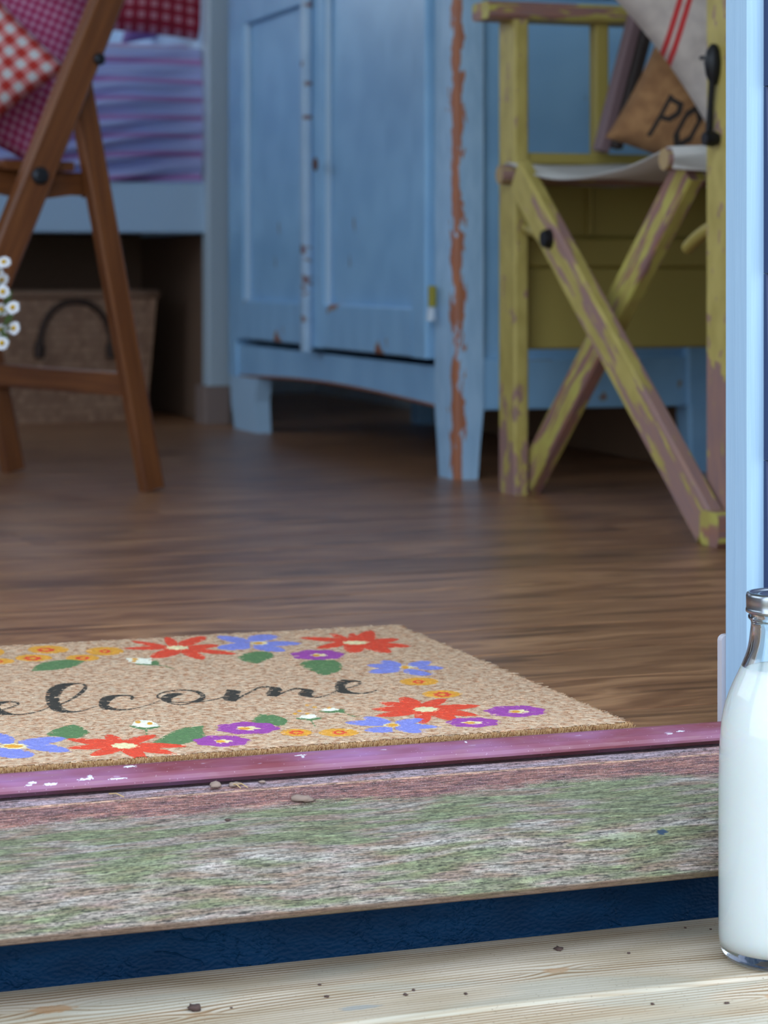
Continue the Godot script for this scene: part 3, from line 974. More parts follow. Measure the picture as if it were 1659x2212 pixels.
# ---------------------------------------------------------------- yellow folding armchair
func build_yellow_chair() -> void:
	var y1 := rgb8(188, 170, 96)
	var y2 := rgb8(172, 154, 82)
	var w1 := rgb8(164, 124, 108)
	var w2 := rgb8(134, 106, 108)
	var little := worn(81, y1, y2, w1, w2, func(a, b): return -0.50 + 0.75 * ss(0.30, 0.0, b), 160, 640)
	var post_n := worn(83, y1, y2, w1, w2, func(a, b): return -0.46 + 1.0 * ss(0.36, 0.26, b) + 0.5 * ss(0.04, 0.0, absf(a - 0.34)), 160, 640)
	var heavy := worn(85, y1, y2, w1, rgb8(146, 116, 116), func(a, b): return -0.10 + 0.55 * ss(0.45, 0.0, b) - 0.35 * ss(0.75, 0.95, b), 192, 768, 3.2)
	var heavy2 := worn(87, rgb8(186, 176, 90), y2, rgb8(160, 110, 90), w2, func(a, b): return -0.12 + 0.3 * ss(0.35, 0.0, b), 192, 768, 2.6)
	var m_post := mat("yellow_paint", Color(1, 1, 1), 0.55, little)
	var m_near := mat("yellow_paint_near_post", Color(1, 1, 1), 0.55, post_n)
	var m_a := mat("yellow_paint_worn", Color(1, 1, 1), 0.6, heavy)
	var m_b := mat("yellow_paint_worn_brace", Color(1, 1, 1), 0.6, heavy2)
	var m_shaded := mat("yellow_paint_shaded", rgb8(164, 146, 74), 0.55)  # darker than the other yellows, shade below the seat mixed into the colour
	var iron := mat("black_iron", rgb8(22, 22, 26), 0.45)
	iron.metallic = 0.3
	var ch := thing("armchair", "yellow folding wooden armchair with flaking paint and crossed legs", "chair", W(1.5, 0, 2.8))
	var mb: MB
	var uf := 1.284
	# front posts
	mb = MB.new()
	mb.box(W(uf, 0, 3.108), W(uf + 0.022, 0.672, 3.048), 0.003, Vector2.ZERO, true)
	put(mb, "post", m_post, ch)
	mb = MB.new()
	mb.box(W(uf, 0, 2.470), W(uf + 0.026, 0.672, 2.412), 0.003, Vector2.ZERO, true)
	put(mb, "post", m_near, ch)
	# back posts, lean a little
	for v in [3.078, 2.44]:
		mb = MB.new()
		mb.bar(W(uf + 0.46, 0, v), W(uf + 0.46, 1.0, v), Vector3.BACK, 0.05, 0.024, 0.003, true)
		put(mb, "post", m_post, ch)
	# arms
	for v in [3.078, 2.44]:
		mb = MB.new()
		mb.box(W(uf - 0.04, 0.672, v + 0.032), W(uf + 0.47, 0.697, v - 0.032), 0.005, Vector2.ZERO, true)
		put(mb, "arm", m_b if v > 3 else m_post, ch)
	# thin spindle and seat rail of the far side
	for v in [3.072, 2.44]:
		mb = MB.new()
		mb.box(W(1.4155, 0.482, v + 0.012), W(1.436, 0.672, v - 0.012), 0.002, Vector2.ZERO, true)
		put(mb, "spindle", m_shaded, ch)
		mb = MB.new()
		mb.box(W(uf + 0.022, 0.468, v + 0.018), W(uf + 0.47, 0.484, v - 0.018), 0.002, Vector2.ZERO, true)
		put(mb, "side_rail", m_shaded, ch)
	# boarded panel below the seat on the far side
	for b in [[0.204, 0.3222, 3.092], [0.3222, 0.364, 3.086], [0.364, 0.466, 3.096]]:
		mb = MB.new()
		mb.box(W(uf + 0.022, b[0], b[2] + 0.012), W(uf + 0.44, b[1], b[2]), 0.003, Vector2.ZERO, true)
		put(mb, "board", m_shaded, ch)
	mb = MB.new()
	mb.box(W(1.415, 0.368, 3.097), W(1.426, 0.462, 3.088), 0.002, Vector2.ZERO, true)
	put(mb, "batten", m_shaded, ch)
	# crossed legs at the front, the one reaching towards the doorway in front
	mb = MB.new()
	mb.bar(W(1.2720, 0.020, 2.436), W(1.2720, 0.448, 2.998), Vector3.UP, 0.052, 0.020, 0.003, true)
	put(mb, "leg", m_a, ch, "crossed leg with paint flaked to pinkish wood")
	mb = MB.new()
	mb.bar(W(1.3200, 0.010, 3.085), W(1.3200, 0.446, 2.575), Vector3.UP, 0.048, 0.022, 0.003, true)
	put(mb, "leg", m_b, ch)
	mb = MB.new()
	mb.bar(W(1.70, 0.010, 2.46), W(1.70, 0.448, 3.03), Vector3.UP, 0.048, 0.022, 0.003, true)
	put(mb, "leg", m_b, ch)
	mb = MB.new()
	mb.bar(W(1.725, 0.010, 3.085), W(1.725, 0.446, 2.575), Vector3.UP, 0.048, 0.022, 0.003, true)
	put(mb, "leg", m_b, ch)
	# foot rail joining the near feet
	mb = MB.new()
	mb.bar(W(1.258, 0.0205, 2.412), W(1.72, 0.0205, 2.412), Vector3.UP, 0.040, 0.046, 0.006, true)
	put(mb, "foot_rail", m_b, ch)
	# seat rods
	for r in [[3.052, 1.262], [2.548, 1.268]]:
		mb = MB.new()
		mb.tube([W(r[1], 0.452, r[0]), W(1.745, 0.452, r[0])], [0.0135], 16)
		put(mb, "seat_rod", m_a, ch)
	# canvas slung between the rods
	mb = MB.new()
	var top := []
	var n := 24
	for i in n + 1:
		var t := float(i) / n
		var v: float
		var y: float
		if i < 4:
			var a: float = lerp(-PI * 0.75, 0.0, i / 4.0)
			v = 3.052 - 0.0165 * sin(a)
			y = 0.452 + 0.0165 * cos(a)
		elif i > n - 4:
			var a: float = lerp(0.0, PI * 0.75, (i - n + 4) / 4.0)
			v = 2.548 - 0.0165 * sin(a)
			y = 0.452 + 0.0165 * cos(a)
		else:
			var k := float(i - 4) / (n - 8)
			v = lerp(3.052, 2.548, k)
			y = 0.4685 - 0.030 * sin(PI * k)
		var row := []
		var low := []
		for j in 9:
			var u: float = lerp(1.274, 1.735, j / 8.0)
			row.append(W(u, y + 0.002 * sin(j * 1.7 + i * 0.6), v))
		top.append(row)
	mb.sheet(thick_rows(top, 0.0022))
	put(mb, "canvas_seat", cloth_mat("canvas", rgb8(196, 192, 188), 91, 0.03), ch, "pale canvas slung between two rods")
	# wing bolts and curved links from the posts
	for b in [[on_u(1187, 516, 1.262), 0.014], [on_u(1538, 300, 1.276), 0.010]]:
		mb = MB.new()
		var c: Vector3 = b[0]
		mb.tube([c + Vector3(0.012, 0, 0), c, c + Vector3(-0.010, 0, 0)], [b[1] * 0.5, b[1], b[1] * 0.8], 12)
		put(mb, "bolt", iron, ch)
	for l in [[W(1.300, 0.378, 3.05), W(1.298, 0.372, 3.00), W(1.292, 0.358, 2.955)], [W(1.302, 0.372, 2.47), W(1.304, 0.366, 2.515), W(1.312, 0.345, 2.570)]]:
		mb = MB.new()
		var path := []
		for i in 9:
			var t := i / 8.0
			path.append((l[0] as Vector3).lerp(l[1], t).lerp((l[1] as Vector3).lerp(l[2], t), t))
		mb.tube(path, [0.0085], 8)
		put(mb, "link", m_shaded, ch)
	# iron catch on the near post
	var hk := Node3D.new()
	hk.name = "catch"
	ch.add_child(hk, true)
	mb = MB.new()
	var hp := on_u(1541, 128, 1.279)
	mb.tube([hp + Vector3(0, 0.018, 0), hp + Vector3(0, 0.010, 0), hp + Vector3(0, -0.004, 0), hp + Vector3(0, -0.018, 0), hp + Vector3(0, -0.030, 0)], [0.003, 0.0085, 0.011, 0.009, 0.004], 12)
	put(mb, "plate", iron, hk)
	mb = MB.new()
	mb.tube([hp + Vector3(-0.002, -0.024, 0.001), on_u(1535, 220, 1.278), on_u(1531, 292, 1.278)], [0.0042, 0.0038, 0.0045], 8)
	put(mb, "hook", iron, hk)
	mb = MB.new()
	mb.tube([hp + Vector3(-0.006, 0.002, 0), on_u(1514, 125, 1.275)], [0.0025], 8)
	put(mb, "pin", iron, hk)
	# leaning back slat seen beside the sacking cushion
	mb = MB.new()
	mb.bar(W(1.404, 0.486, 3.02), W(1.486, 0.776, 3.02), Vector3.BACK, 0.026, 0.016, 0.002, true)
	put(mb, "back_slat", mat("slat_wood", rgb8(120, 96, 100), 0.7), ch)
	mb = MB.new()
	mb.bar(W(1.4195, 0.490, 3.004), W(1.5015, 0.776, 3.004), Vector3.BACK, 0.022, 0.014, 0.002, true)
	put(mb, "back_slat", mat("slat_dark", rgb8(44, 34, 32), 0.7), ch, "dark brown leaning slat")
	# back rest canvas hidden behind the jamb
	mb = MB.new()
	mb.box(W(uf + 0.435, 0.78, 3.05), W(uf + 0.448, 0.98, 2.46), 0.002, Vector2.ZERO, true)
	put(mb, "back_rest", m_shaded, ch)

# closes a sheet of rows into a thin body
func thick_rows(rows: Array, t: float) -> Array:
	var out := []
	for r in rows:
		var c: Array = (r as Array).duplicate()
		var back: Array = (r as Array).duplicate()
		back.reverse()
		for p in back:
			c.append((p as Vector3) + Vector3(0, -t, 0))
		c.append(c[0])
		out.append(c)
	out.reverse()
	return out

func cloth_mat(n: String, c: Color, seed_: int, depth := 0.03) -> StandardMaterial3D:
	var f := noise(seed_, 3)
	var b := tex(paint(256, 256, func(x, y):
		var g: float = 0.5 + 0.22 * sin(x * TAU / 4.0) + 0.22 * sin(y * TAU / 4.0) + f.get_noise_2d(x * 0.05, y * 0.05) * 0.3
		return Color(g, g, g)))
	return mat(n, c, 0.9, null, Vector3(3, 3, 1), b, depth)

# ---------------------------------------------------------------- brown folding chair
var BC0 := Vector3(0.825, 0.0, -3.26)
func B(e: float, y: float, off: float) -> Vector3:
	# e along the side frame, off towards the far side
	return BC0 + Vector3(0.944 * e - 0.328 * off, y, -(0.328 * e + 0.944 * off))

func build_brown_chair() -> void:
	var n1 := noise(101, 4)
	var im := paint(256, 512, func(x, y):
		var a: float = x / 256.0
		var b: float = y / 512.0
		var g: float = n1.get_noise_2d(a * 26.0, b * 3.0)
		return rgb8(126, 76, 40).lerp(rgb8(98, 54, 28), clampf(0.5 + g * 1.1, 0, 1)))
	var wood := mat("brown_varnish", Color(1, 1, 1), 0.42, tex(im), Vector3(4, 1.2, 1))
	var iron := mat("bolt_steel", rgb8(46, 50, 58), 0.45)
	iron.metallic = 0.6
	var ch := thing("folding_chair", "brown varnished folding wooden chair holding gingham cushions", "chair", B(-0.2, 0, 0.22))
	var side := (B(1, 0, 0) - B(0, 0, 0)).normalized()
	var across := (B(0, 0, 1) - B(0, 0, 0)).normalized()
	for off in [0.0, 0.448]:
		var mb := MB.new()
		mb.bar(B(-0.405, 0.004, off), B(-0.012, 0.870, off), side, 0.046, 0.024, 0.004)
		put(mb, "back_post", wood, ch)
		mb = MB.new()
		var lo: float = 0.026 if off == 0.0 else -0.026
		mb.bar(B(0.002, 0.003, off + lo), B(-0.124, 0.600, off + lo), side, 0.034, 0.022, 0.003)
		put(mb, "rear_leg", wood, ch)
		for b in [[-0.111, 0.612, 0.0085], [-0.206, 0.447, 0.012]]:
			mb = MB.new()
			var o: float = off - 0.013 if off == 0.0 else off + 0.013
			var s: float = -1.0 if off == 0.0 else 1.0
			mb.tube([B(b[0], b[1], o - s * 0.004), B(b[0], b[1], o + s * 0.004), B(b[0], b[1], o + s * 0.006)], [b[2], b[2], b[2] * 0.6], 14)
			put(mb, "bolt", iron, ch)
		# seat rail with a waved lower edge
		mb = MB.new()
		mb.flat()
		var so: float = off + (0.052 if off == 0.0 else -0.052)
		var k := 18
		for i in k:
			var e0: float = lerp(-0.56, -0.086, float(i) / k)
			var e1: float = lerp(-0.56, -0.086, float(i + 1) / k)
			var yb0 := 0.421 + 0.004 * sin(e0 * 46.0)
			var yb1 := 0.421 + 0.004 * sin(e1 * 46.0)
			var t := 0.022
			mb.quad(B(e0, yb0, so), B(e1, yb1, so), B(e1, 0.456, so), B(e0, 0.456, so), Vector2(0, e0), Vector2(0, e1), Vector2(0.035, e1), Vector2(0.035, e0))
			mb.quad(B(e0, 0.456, so), B(e1, 0.456, so), B(e1, 0.456, so + t), B(e0, 0.456, so + t))
			mb.quad(B(e0, yb0, so + t), B(e1, yb1, so + t), B(e1, yb1, so), B(e0, yb0, so))
			mb.quad(B(e1, yb1, so + t), B(e0, yb0, so + t), B(e0, 0.456, so + t), B(e1, 0.456, so + t))
		mb.quad(B(-0.086, 0.421, so), B(-0.086, 0.421, so + 0.022), B(-0.086, 0.456, so + 0.022), B(-0.086, 0.456, so))
		put(mb, "seat_rail", wood, ch)
	# seat slats across
	for i in 7:
		var mb := MB.new()
		var e := -0.15 - i * 0.062
		mb.bar(B(e, 0.463, 0.03), B(e, 0.463, 0.418), side, 0.05, 0.013, 0.002)
		put(mb, "seat_slat", wood, ch)
	# stretcher between the rear legs, cross bars of the back
	for b in [[-0.031, 0.154, 0.034, 0.016], [-0.330, 0.165, 0.030, 0.016]]:
		var mb := MB.new()
		mb.bar(B(b[0], b[1], 0.02), B(b[0], b[1], 0.428), Vector3.UP, b[2], b[3], 0.002)
		put(mb, "stretcher", wood, ch)
	for y in [0.79, 0.85]:
		var mb := MB.new()
		var e: float = -0.405 + 0.453 * y - 0.01
		mb.bar(B(e, y, 0.0), B(e, y, 0.448), Vector3.UP, 0.06, 0.012, 0.002)
		put(mb, "back_slat", wood, ch)

# ---------------------------------------------------------------- bed
func build_bed() -> void:
	var white := mat("bed_paint", rgb8(180, 208, 234), 0.5)
	var vb := 4.70
	var ur := 1.303
	var bed := thing("bed", "white painted bed frame standing across the far end", "bed", W(0.4, 0, 5.2))
	var mb := MB.new()
	mb.box(W(-0.75, 0.393, vb + 0.025), W(ur - 0.02, 0.497, vb), 0.003)
	put(mb, "side_rail", white, bed)
	mb = MB.new()
	mb.box(W(ur - 0.02, 0.075, vb + 0.02), W(ur + 0.036, 1.15, vb - 0.03), 0.004)
	put(mb, "bed_post", mat("post_paint", rgb8(178, 196, 210), 0.5), bed)
	mb = MB.new()
	mb.box(W(ur - 0.032, 0.0, vb + 0.03), W(ur + 0.025, 0.078, vb - 0.045), 0.003)
	put(mb, "foot_block", mat("block_wood", rgb8(136, 118, 112), 0.7), bed, "brownish grey wooden block under the bed post")
	mb = MB.new()
	mb.box(W(ur - 0.015, 0.40, 5.70), W(ur + 0.02, 1.10, vb + 0.02), 0.003)
	put(mb, "end_board", white, bed)
	for p in [[-0.72, vb + 0.03], [-0.72, 5.66], [ur - 0.02, 5.66]]:
		mb = MB.new()
		mb.box(W(p[0] - 0.03, 0, p[1] + 0.03), W(p[0] + 0.03, 0.40, p[1] - 0.03), 0.004)
		put(mb, "leg", white, bed)
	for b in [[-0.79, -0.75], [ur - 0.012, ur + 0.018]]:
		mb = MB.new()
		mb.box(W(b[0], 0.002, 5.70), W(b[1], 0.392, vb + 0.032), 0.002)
		put(mb, "added_end_panel", mat("added_panel_wood", rgb8(118, 92, 74), 0.8), bed)  # added panels closing the bed ends to keep light out underneath
	mb = MB.new()
	mb.box(W(-0.75, 0.40, 5.70), W(ur - 0.02, 0.44, vb + 0.026), 0.002)
	put(mb, "base_board", white, bed)
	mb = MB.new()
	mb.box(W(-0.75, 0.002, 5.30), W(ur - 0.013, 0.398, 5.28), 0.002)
	put(mb, "added_back_panel", mat("added_panel_wood_back", rgb8(118, 92, 74), 0.8), bed)  # added panel behind the basket, deepens the dark under the bed
	# striped bedding, sagging in soft folds over the rail
	var n1 := noise(111, 4)
	var im := paint(256, 1024, func(x, y):
		var a: float = x / 256.0
		var b: float = y / 1024.0
		b -= 0.14 * ss(0.55, 1.0, a) * ss(0.62, 0.0, b)
		var st: float = sin(b * TAU * 30.0 + n1.get_noise_2d(a * 3.0, b * 6.0) * 1.5)
		var st2: float = sin(b * TAU * 9.0 + 1.3 + n1.get_noise_2d(a * 2.0 + 7.0, b * 3.0))
		var c := rgb8(166, 172, 226).lerp(rgb8(186, 196, 238), clampf(0.5 + st * 0.6, 0, 1))
		c = c.lerp(rgb8(184, 100, 164), ss(0.35, 0.95, st2) * 0.6)
		return c)
	var bm := mat("striped_cotton", Color(1, 1, 1), 0.9, tex(im))
	bm.rim_enabled = true
	bm.rim = 0.2
	mb = MB.new()
	var nf := noise(113, 3)
	var g := []
	var ni := 90
	var nj := 60
	for i in ni + 1:
		var u: float = lerp(-0.7, ur - 0.0205, float(i) / ni)
		var col := []
		for j in nj + 1:
			var t := float(j) / nj
			var v: float
			var y: float
			if t < 0.62:
				var k := t / 0.62
				y = lerp(0.499, 0.775, k)
				var bulge := 0.05 * sin(PI * minf(k * 1.05, 1.0)) + 0.016
				var lift: float = (u + 0.7) * (u + 0.7) * 0.045 * (1.0 - k * 0.6)
				var fold: float = sin((y - lift * 1.6) * 118.0 + 2.2 * nf.get_noise_2d(u * 2.2, y * 3.0)) * 0.019 * (1.0 - 0.6 * k)
				fold += nf.get_noise_2d(u * 3.0 + 4.0, (y - lift * 2.0) * 26.0) * 0.024 * (1.0 - 0.5 * k)
				var rim_: float = 1.0 - ss(0.90, 1.0, float(i) / ni)
				v = vb + 0.026 - (bulge + fold) * (0.25 + 0.75 * rim_)
			else:
				var k := (t - 0.62) / 0.38
				y = 0.775 + 0.022 * sin(minf(k * 4.0, 1.0) * PI / 2) + 0.012 * nf.get_noise_2d(u * 4.0, k * 6.0 + 3.0)
				v = vb + 0.01 + k * 0.95
			col.append(W(u, y, v))
		g.append(col)
	mb.sheet(g)
	# closed right end and underside
	var bed_o := put(mb, "bedding", bm)
	tag(bed_o, "lilac and pink striped bedding piled on the bed", "bedding")
	# cushions on the bed
	var rc := tex(paint(256, 256, func(x, y):
		var a := int(x / 8) % 2
		var b := int(y / 8) % 2
		if a + b == 0:
			return rgb8(190, 130, 140)
		return rgb8(128, 12, 34) if a + b == 2 else rgb8(150, 28, 54)))
	var redm := mat("red_check", Color(1, 1, 1), 0.9, rc)
	var nn := noise(115, 3)
	var o := pillow("cushion", redm, 0.42, 0.36, 0.15, at_d(280, -96, 4.95), Vector3(-12, 8, -4), nn, "dark red checked cushion on the striped bedding")
	o.set_meta("group", "cushions on the bed")
	var pm := mat("mauve_cotton", rgb8(128, 104, 156), 0.9)
	pillow("pillow", pm, 0.46, 0.30, 0.14, at_d(470, -62, 5.25), Vector3(-15, -20, 4), nn, "mauve pillow behind the red checked cushion")

func pillow(n: String, m: Material, w: float, h: float, t: float, at: Vector3, rot: Vector3, nn: FastNoiseLite, label: String) -> MeshInstance3D:
	var mb := MB.new()
	mb.cushion(w, h, t, nn)
	var o := put(mb, n, m)
	o.position = at
	# rot.y counts from facing the doorway camera
	o.rotation_degrees = Vector3(rot.x, rot.y - YAW, rot.z)
	tag(o, label, n)
	return o

# ---------------------------------------------------------------- basket under the bed
func build_basket() -> void:
	var n1 := noise(121, 3)
	var col := tex(paint(512, 256, func(x, y):
		var row := int(y / 8)
		var k := int((x + (row % 2) * 8) / 16)
		var h: float = sin((fposmod(x + (row % 2) * 8, 16.0)) / 16.0 * PI) * sin(fposmod(y, 8.0) / 8.0 * PI)
		var r: float = n1.get_noise_2d(k * 3.7, row * 5.3)
		var c := rgb8(160, 122, 98).lerp(rgb8(200, 160, 130), clampf(0.5 + r, 0, 1))
		return c.lerp(rgb8(120, 88, 68), (1.0 - h) * 0.5)))
	var m := mat("woven_rush", Color(1, 1, 1), 0.85, col, Vector3(2.2, 2.2, 1), col, 0.3)
	var bk := thing("basket", "brown woven rush basket with arched handle pushed under the bed", "basket", W(0.95, 0, 4.98))
	var ax := Vector3(0.975, 0, -0.222).normalized()
	var bz := Vector3(-0.222, 0, -0.975).normalized()
	var p0 := W(1.192, 0, 4.835)
	var mb := MB.new()
	mb.flat()
	var wl := 0.56
	var dp := 0.26
	var hh := 0.266
	var fl := 0.020
	# tapered open box with thickness
	var bot := [p0 - ax * wl, p0, p0 + bz * dp, p0 - ax * wl + bz * dp]
	var top := [p0 - ax * (wl + fl) - bz * 0.012 + Vector3.UP * hh, p0 + ax * fl - bz * 0.012 + Vector3.UP * hh, p0 + ax * fl + bz * (dp + 0.012) + Vector3.UP * hh, p0 - ax * (wl + fl) + bz * (dp + 0.012) + Vector3.UP * hh]
	for i in 4:
		var j := (i + 1) % 4
		var l: float = (bot[i] as Vector3).distance_to(bot[j])
		mb.quad(bot[i], bot[j], top[j], top[i], Vector2(0, 0), Vector2(l, 0), Vector2(l, hh), Vector2(0, hh))
	mb.quad(bot[3], bot[2], bot[1], bot[0])
	for i in 4:
		var j := (i + 1) % 4
		var c := (top[0] + top[1] + top[2] + top[3]) as Vector3 / 4.0
		var a: Vector3 = (top[i] as Vector3).lerp(c, 0.06)
		var b: Vector3 = (top[j] as Vector3).lerp(c, 0.06)
		mb.quad(top[i], top[j], b, a)
		mb.quad(a, b, (bot[j] as Vector3).lerp(c, 0.05) + Vector3.UP * 0.01, (bot[i] as Vector3).lerp(c, 0.05) + Vector3.UP * 0.01)
	put(mb, "body", m, bk)
	# woven rim
	mb = MB.new()
	var rim := [top[0], top[1], top[2], top[3], top[0]]
	var rp := []
	for i in 4:
		for k in 10:
			rp.append((rim[i] as Vector3).lerp(rim[i + 1], k / 10.0))
	rp.append(rim[0])
	mb.tube(rp, [0.009], 8)
	put(mb, "rim", m, bk)
	# handle
	mb = MB.new()
	var hp := []
	for i in 17:
		var t := i / 16.0
		var px: float = 163.0 - 78.0 * cos(PI * t)
		var py: float = 762.0 - 112.0 * pow(sin(PI * t), 0.8)
		var q := basket_face(px, py, p0, bz)
		hp.append(q)
	mb.tube(hp, [0.0075], 8)
	put(mb, "handle", mat("dark_leather", rgb8(66, 46, 36), 0.7), bk, "dark arched handle")
	for px in [85.0, 240.0]:
		mb = MB.new()
		mb.tube([basket_face(px, 735, p0, bz), basket_face(px, 752, p0, bz), basket_face(px, 774, p0, bz)], [0.008, 0.0125, 0.011], 8)
		put(mb, "handle_mount", mat("dark_leather_end", rgb8(58, 40, 32), 0.7), bk)

func basket_face(x: float, y: float, p0: Vector3, bz: Vector3) -> Vector3:
	var r := ray(x, y)
	var o := p0 - bz * 0.012
	var d: float = bz.dot(o - Vector3(0, EYE, 0)) / bz.dot(r)
	return Vector3(0, EYE, 0) + r * d

# ---------------------------------------------------------------- coir doormat with printed flowers and lettering
const MU0 := 0.0247
const MU1 := 0.6847
const MV0 := 1.4195
const MV1 := 1.881
const MTOP := 0.0165
const MW := 1664
const MH := 1072
var mask := PackedByteArray()

# zoomed readings of the photograph: [left, top, scale]
const ZONE := {1: [0.0, 1340.0, 5.027], 2: [250.0, 1340.0, 5.027], 3: [560.0, 1340.0, 3.95], 4: [0.0, 1440.0, 3.95], 5: [400.0, 1440.0, 3.687], 6: [0.0, 1530.0, 3.95], 7: [330.0, 1510.0, 3.606], 8: [740.0, 1420.0, 3.456]}

func to_mat(z: int, p: Vector2) -> Vector2:
	var q: Array = ZONE[z]
	var w := on_y(q[0] + p.x / q[2], q[1] + p.y / q[2], MTOP)
	return Vector2((w.x - MU0) / (MU1 - MU0) * MW, (MV1 + w.z) / (MV1 - MV0) * MH)

func fill(z: int, ink: int, pts: Array) -> void:
	var p := PackedVector2Array()
	var lo := 1e9
	var hi := -1e9
	for a in pts:
		var q := to_mat(z, a)
		p.append(q)
		lo = minf(lo, q.y)
		hi = maxf(hi, q.y)
	for y in range(maxi(0, int(lo)), mini(MH - 1, int(hi) + 1) + 1):
		var xs := []
		for i in p.size():
			var a := p[i]
			var b := p[(i + 1) % p.size()]
			if (a.y <= y) != (b.y <= y):
				xs.append(a.x + (y - a.y) / (b.y - a.y) * (b.x - a.x))
		xs.sort()
		for k in range(0, xs.size() - 1, 2):
			for x in range(maxi(0, int(ceil(xs[k]))), mini(MW - 1, int(floor(xs[k + 1]))) + 1):
				mask[y * MW + x] = ink

func oval(z: int, ink: int, c: Vector2, rx: float, ry: float, lobes := 0, depth := 0.0) -> void:
	var pts := []
	for i in 40:
		var a := TAU * i / 40.0
		var k := 1.0 + depth * sin(a * lobes + c.x)
		pts.append(c + Vector2(cos(a) * rx * k, sin(a) * ry * k))
	fill(z, ink, pts)

func petal(z: int, ink: int, tx: float, ty: float, bx: float, by: float, w: float, round_ := 0.6) -> void:
	var b := Vector2(bx, by)
	var t := Vector2(tx, ty)
	var d := t - b
	var n := Vector2(-d.y, d.x).normalized()
	var l := []
	var r := []
	for i in 13:
		var k := i / 12.0
		var h := w * 0.5 * pow(maxf(0.0, sin(PI * clampf(0.12 + 0.88 * pow(k, 0.9), 0, 1))), round_)
		l.append(b + d * k + n * h)
		r.append(b + d * k - n * h)
	r.reverse()
	fill(z, ink, l + r)

func stroke(z: int, ink: int, pts: Array) -> void:
	for i in range(pts.size() - 1):
		var p0: Vector3 = pts[maxi(i - 1, 0)]
		var p1: Vector3 = pts[i]
		var p2: Vector3 = pts[i + 1]
		var p3: Vector3 = pts[mini(i + 2, pts.size() - 1)]
		var n := maxi(2, int(Vector2(p1.x, p1.y).distance_to(Vector2(p2.x, p2.y)) / 2.5))
		for k in n:
			var t := float(k) / n
			var q := (p1 * 2.0 + (p2 - p0) * t + (p0 * 2.0 - p1 * 5.0 + p2 * 4.0 - p3) * t * t + (p1 * 3.0 - p0 - p2 * 3.0 + p3) * t * t * t) * 0.5
			var o := []
			var r := maxf(q.z * 0.5, 2.6)
			for j in 12:
				o.append(Vector2(q.x + cos(TAU * j / 12.0) * r, q.y + sin(TAU * j / 12.0) * r))
			fill(z, ink, o)

func flower(z: int, ink: int, petals: Array, c: Array, heart := 6) -> void:
	for p in petals:
		petal(z, ink, p[0], p[1], p[2], p[3], p[4], p[5] if p.size() > 5 else 0.6)
	oval(z, heart, Vector2(c[0], c[1]), c[2], c[3], 9, 0.12)

func marigold(z: int, x: float, y: float, rx: float, ry: float, ix: float, iy: float, irx: float, iry: float) -> void:
	oval(z, 4, Vector2(x, y), rx, ry)
	oval(z, 1, Vector2(ix, iy), irx, iry, 7, 0.12)
	oval(z, 4, Vector2(ix, iy), irx * 0.42, iry * 0.5)

func pansy(z: int, x: float, y: float, rx: float, ry: float, ix: float, irx: float, iry: float) -> void:
	oval(z, 3, Vector2(x, y), rx, ry, 7, 0.07)
	oval(z, 6, Vector2(ix, y + 1), irx, iry, 5, 0.2)
	oval(z, 4, Vector2(ix - irx * 0.3, y + 3), irx * 0.55, iry * 0.7)

func v2(a: Array) -> Array:
	var out := []
	for i in range(0, a.size(), 2):
		out.append(Vector2(a[i], a[i + 1]))
	return out

func v3(a: Array) -> Array:
	var out := []
	for i in range(0, a.size(), 3):
		out.append(Vector3(a[i], a[i + 1], a[i + 2]))
	return out

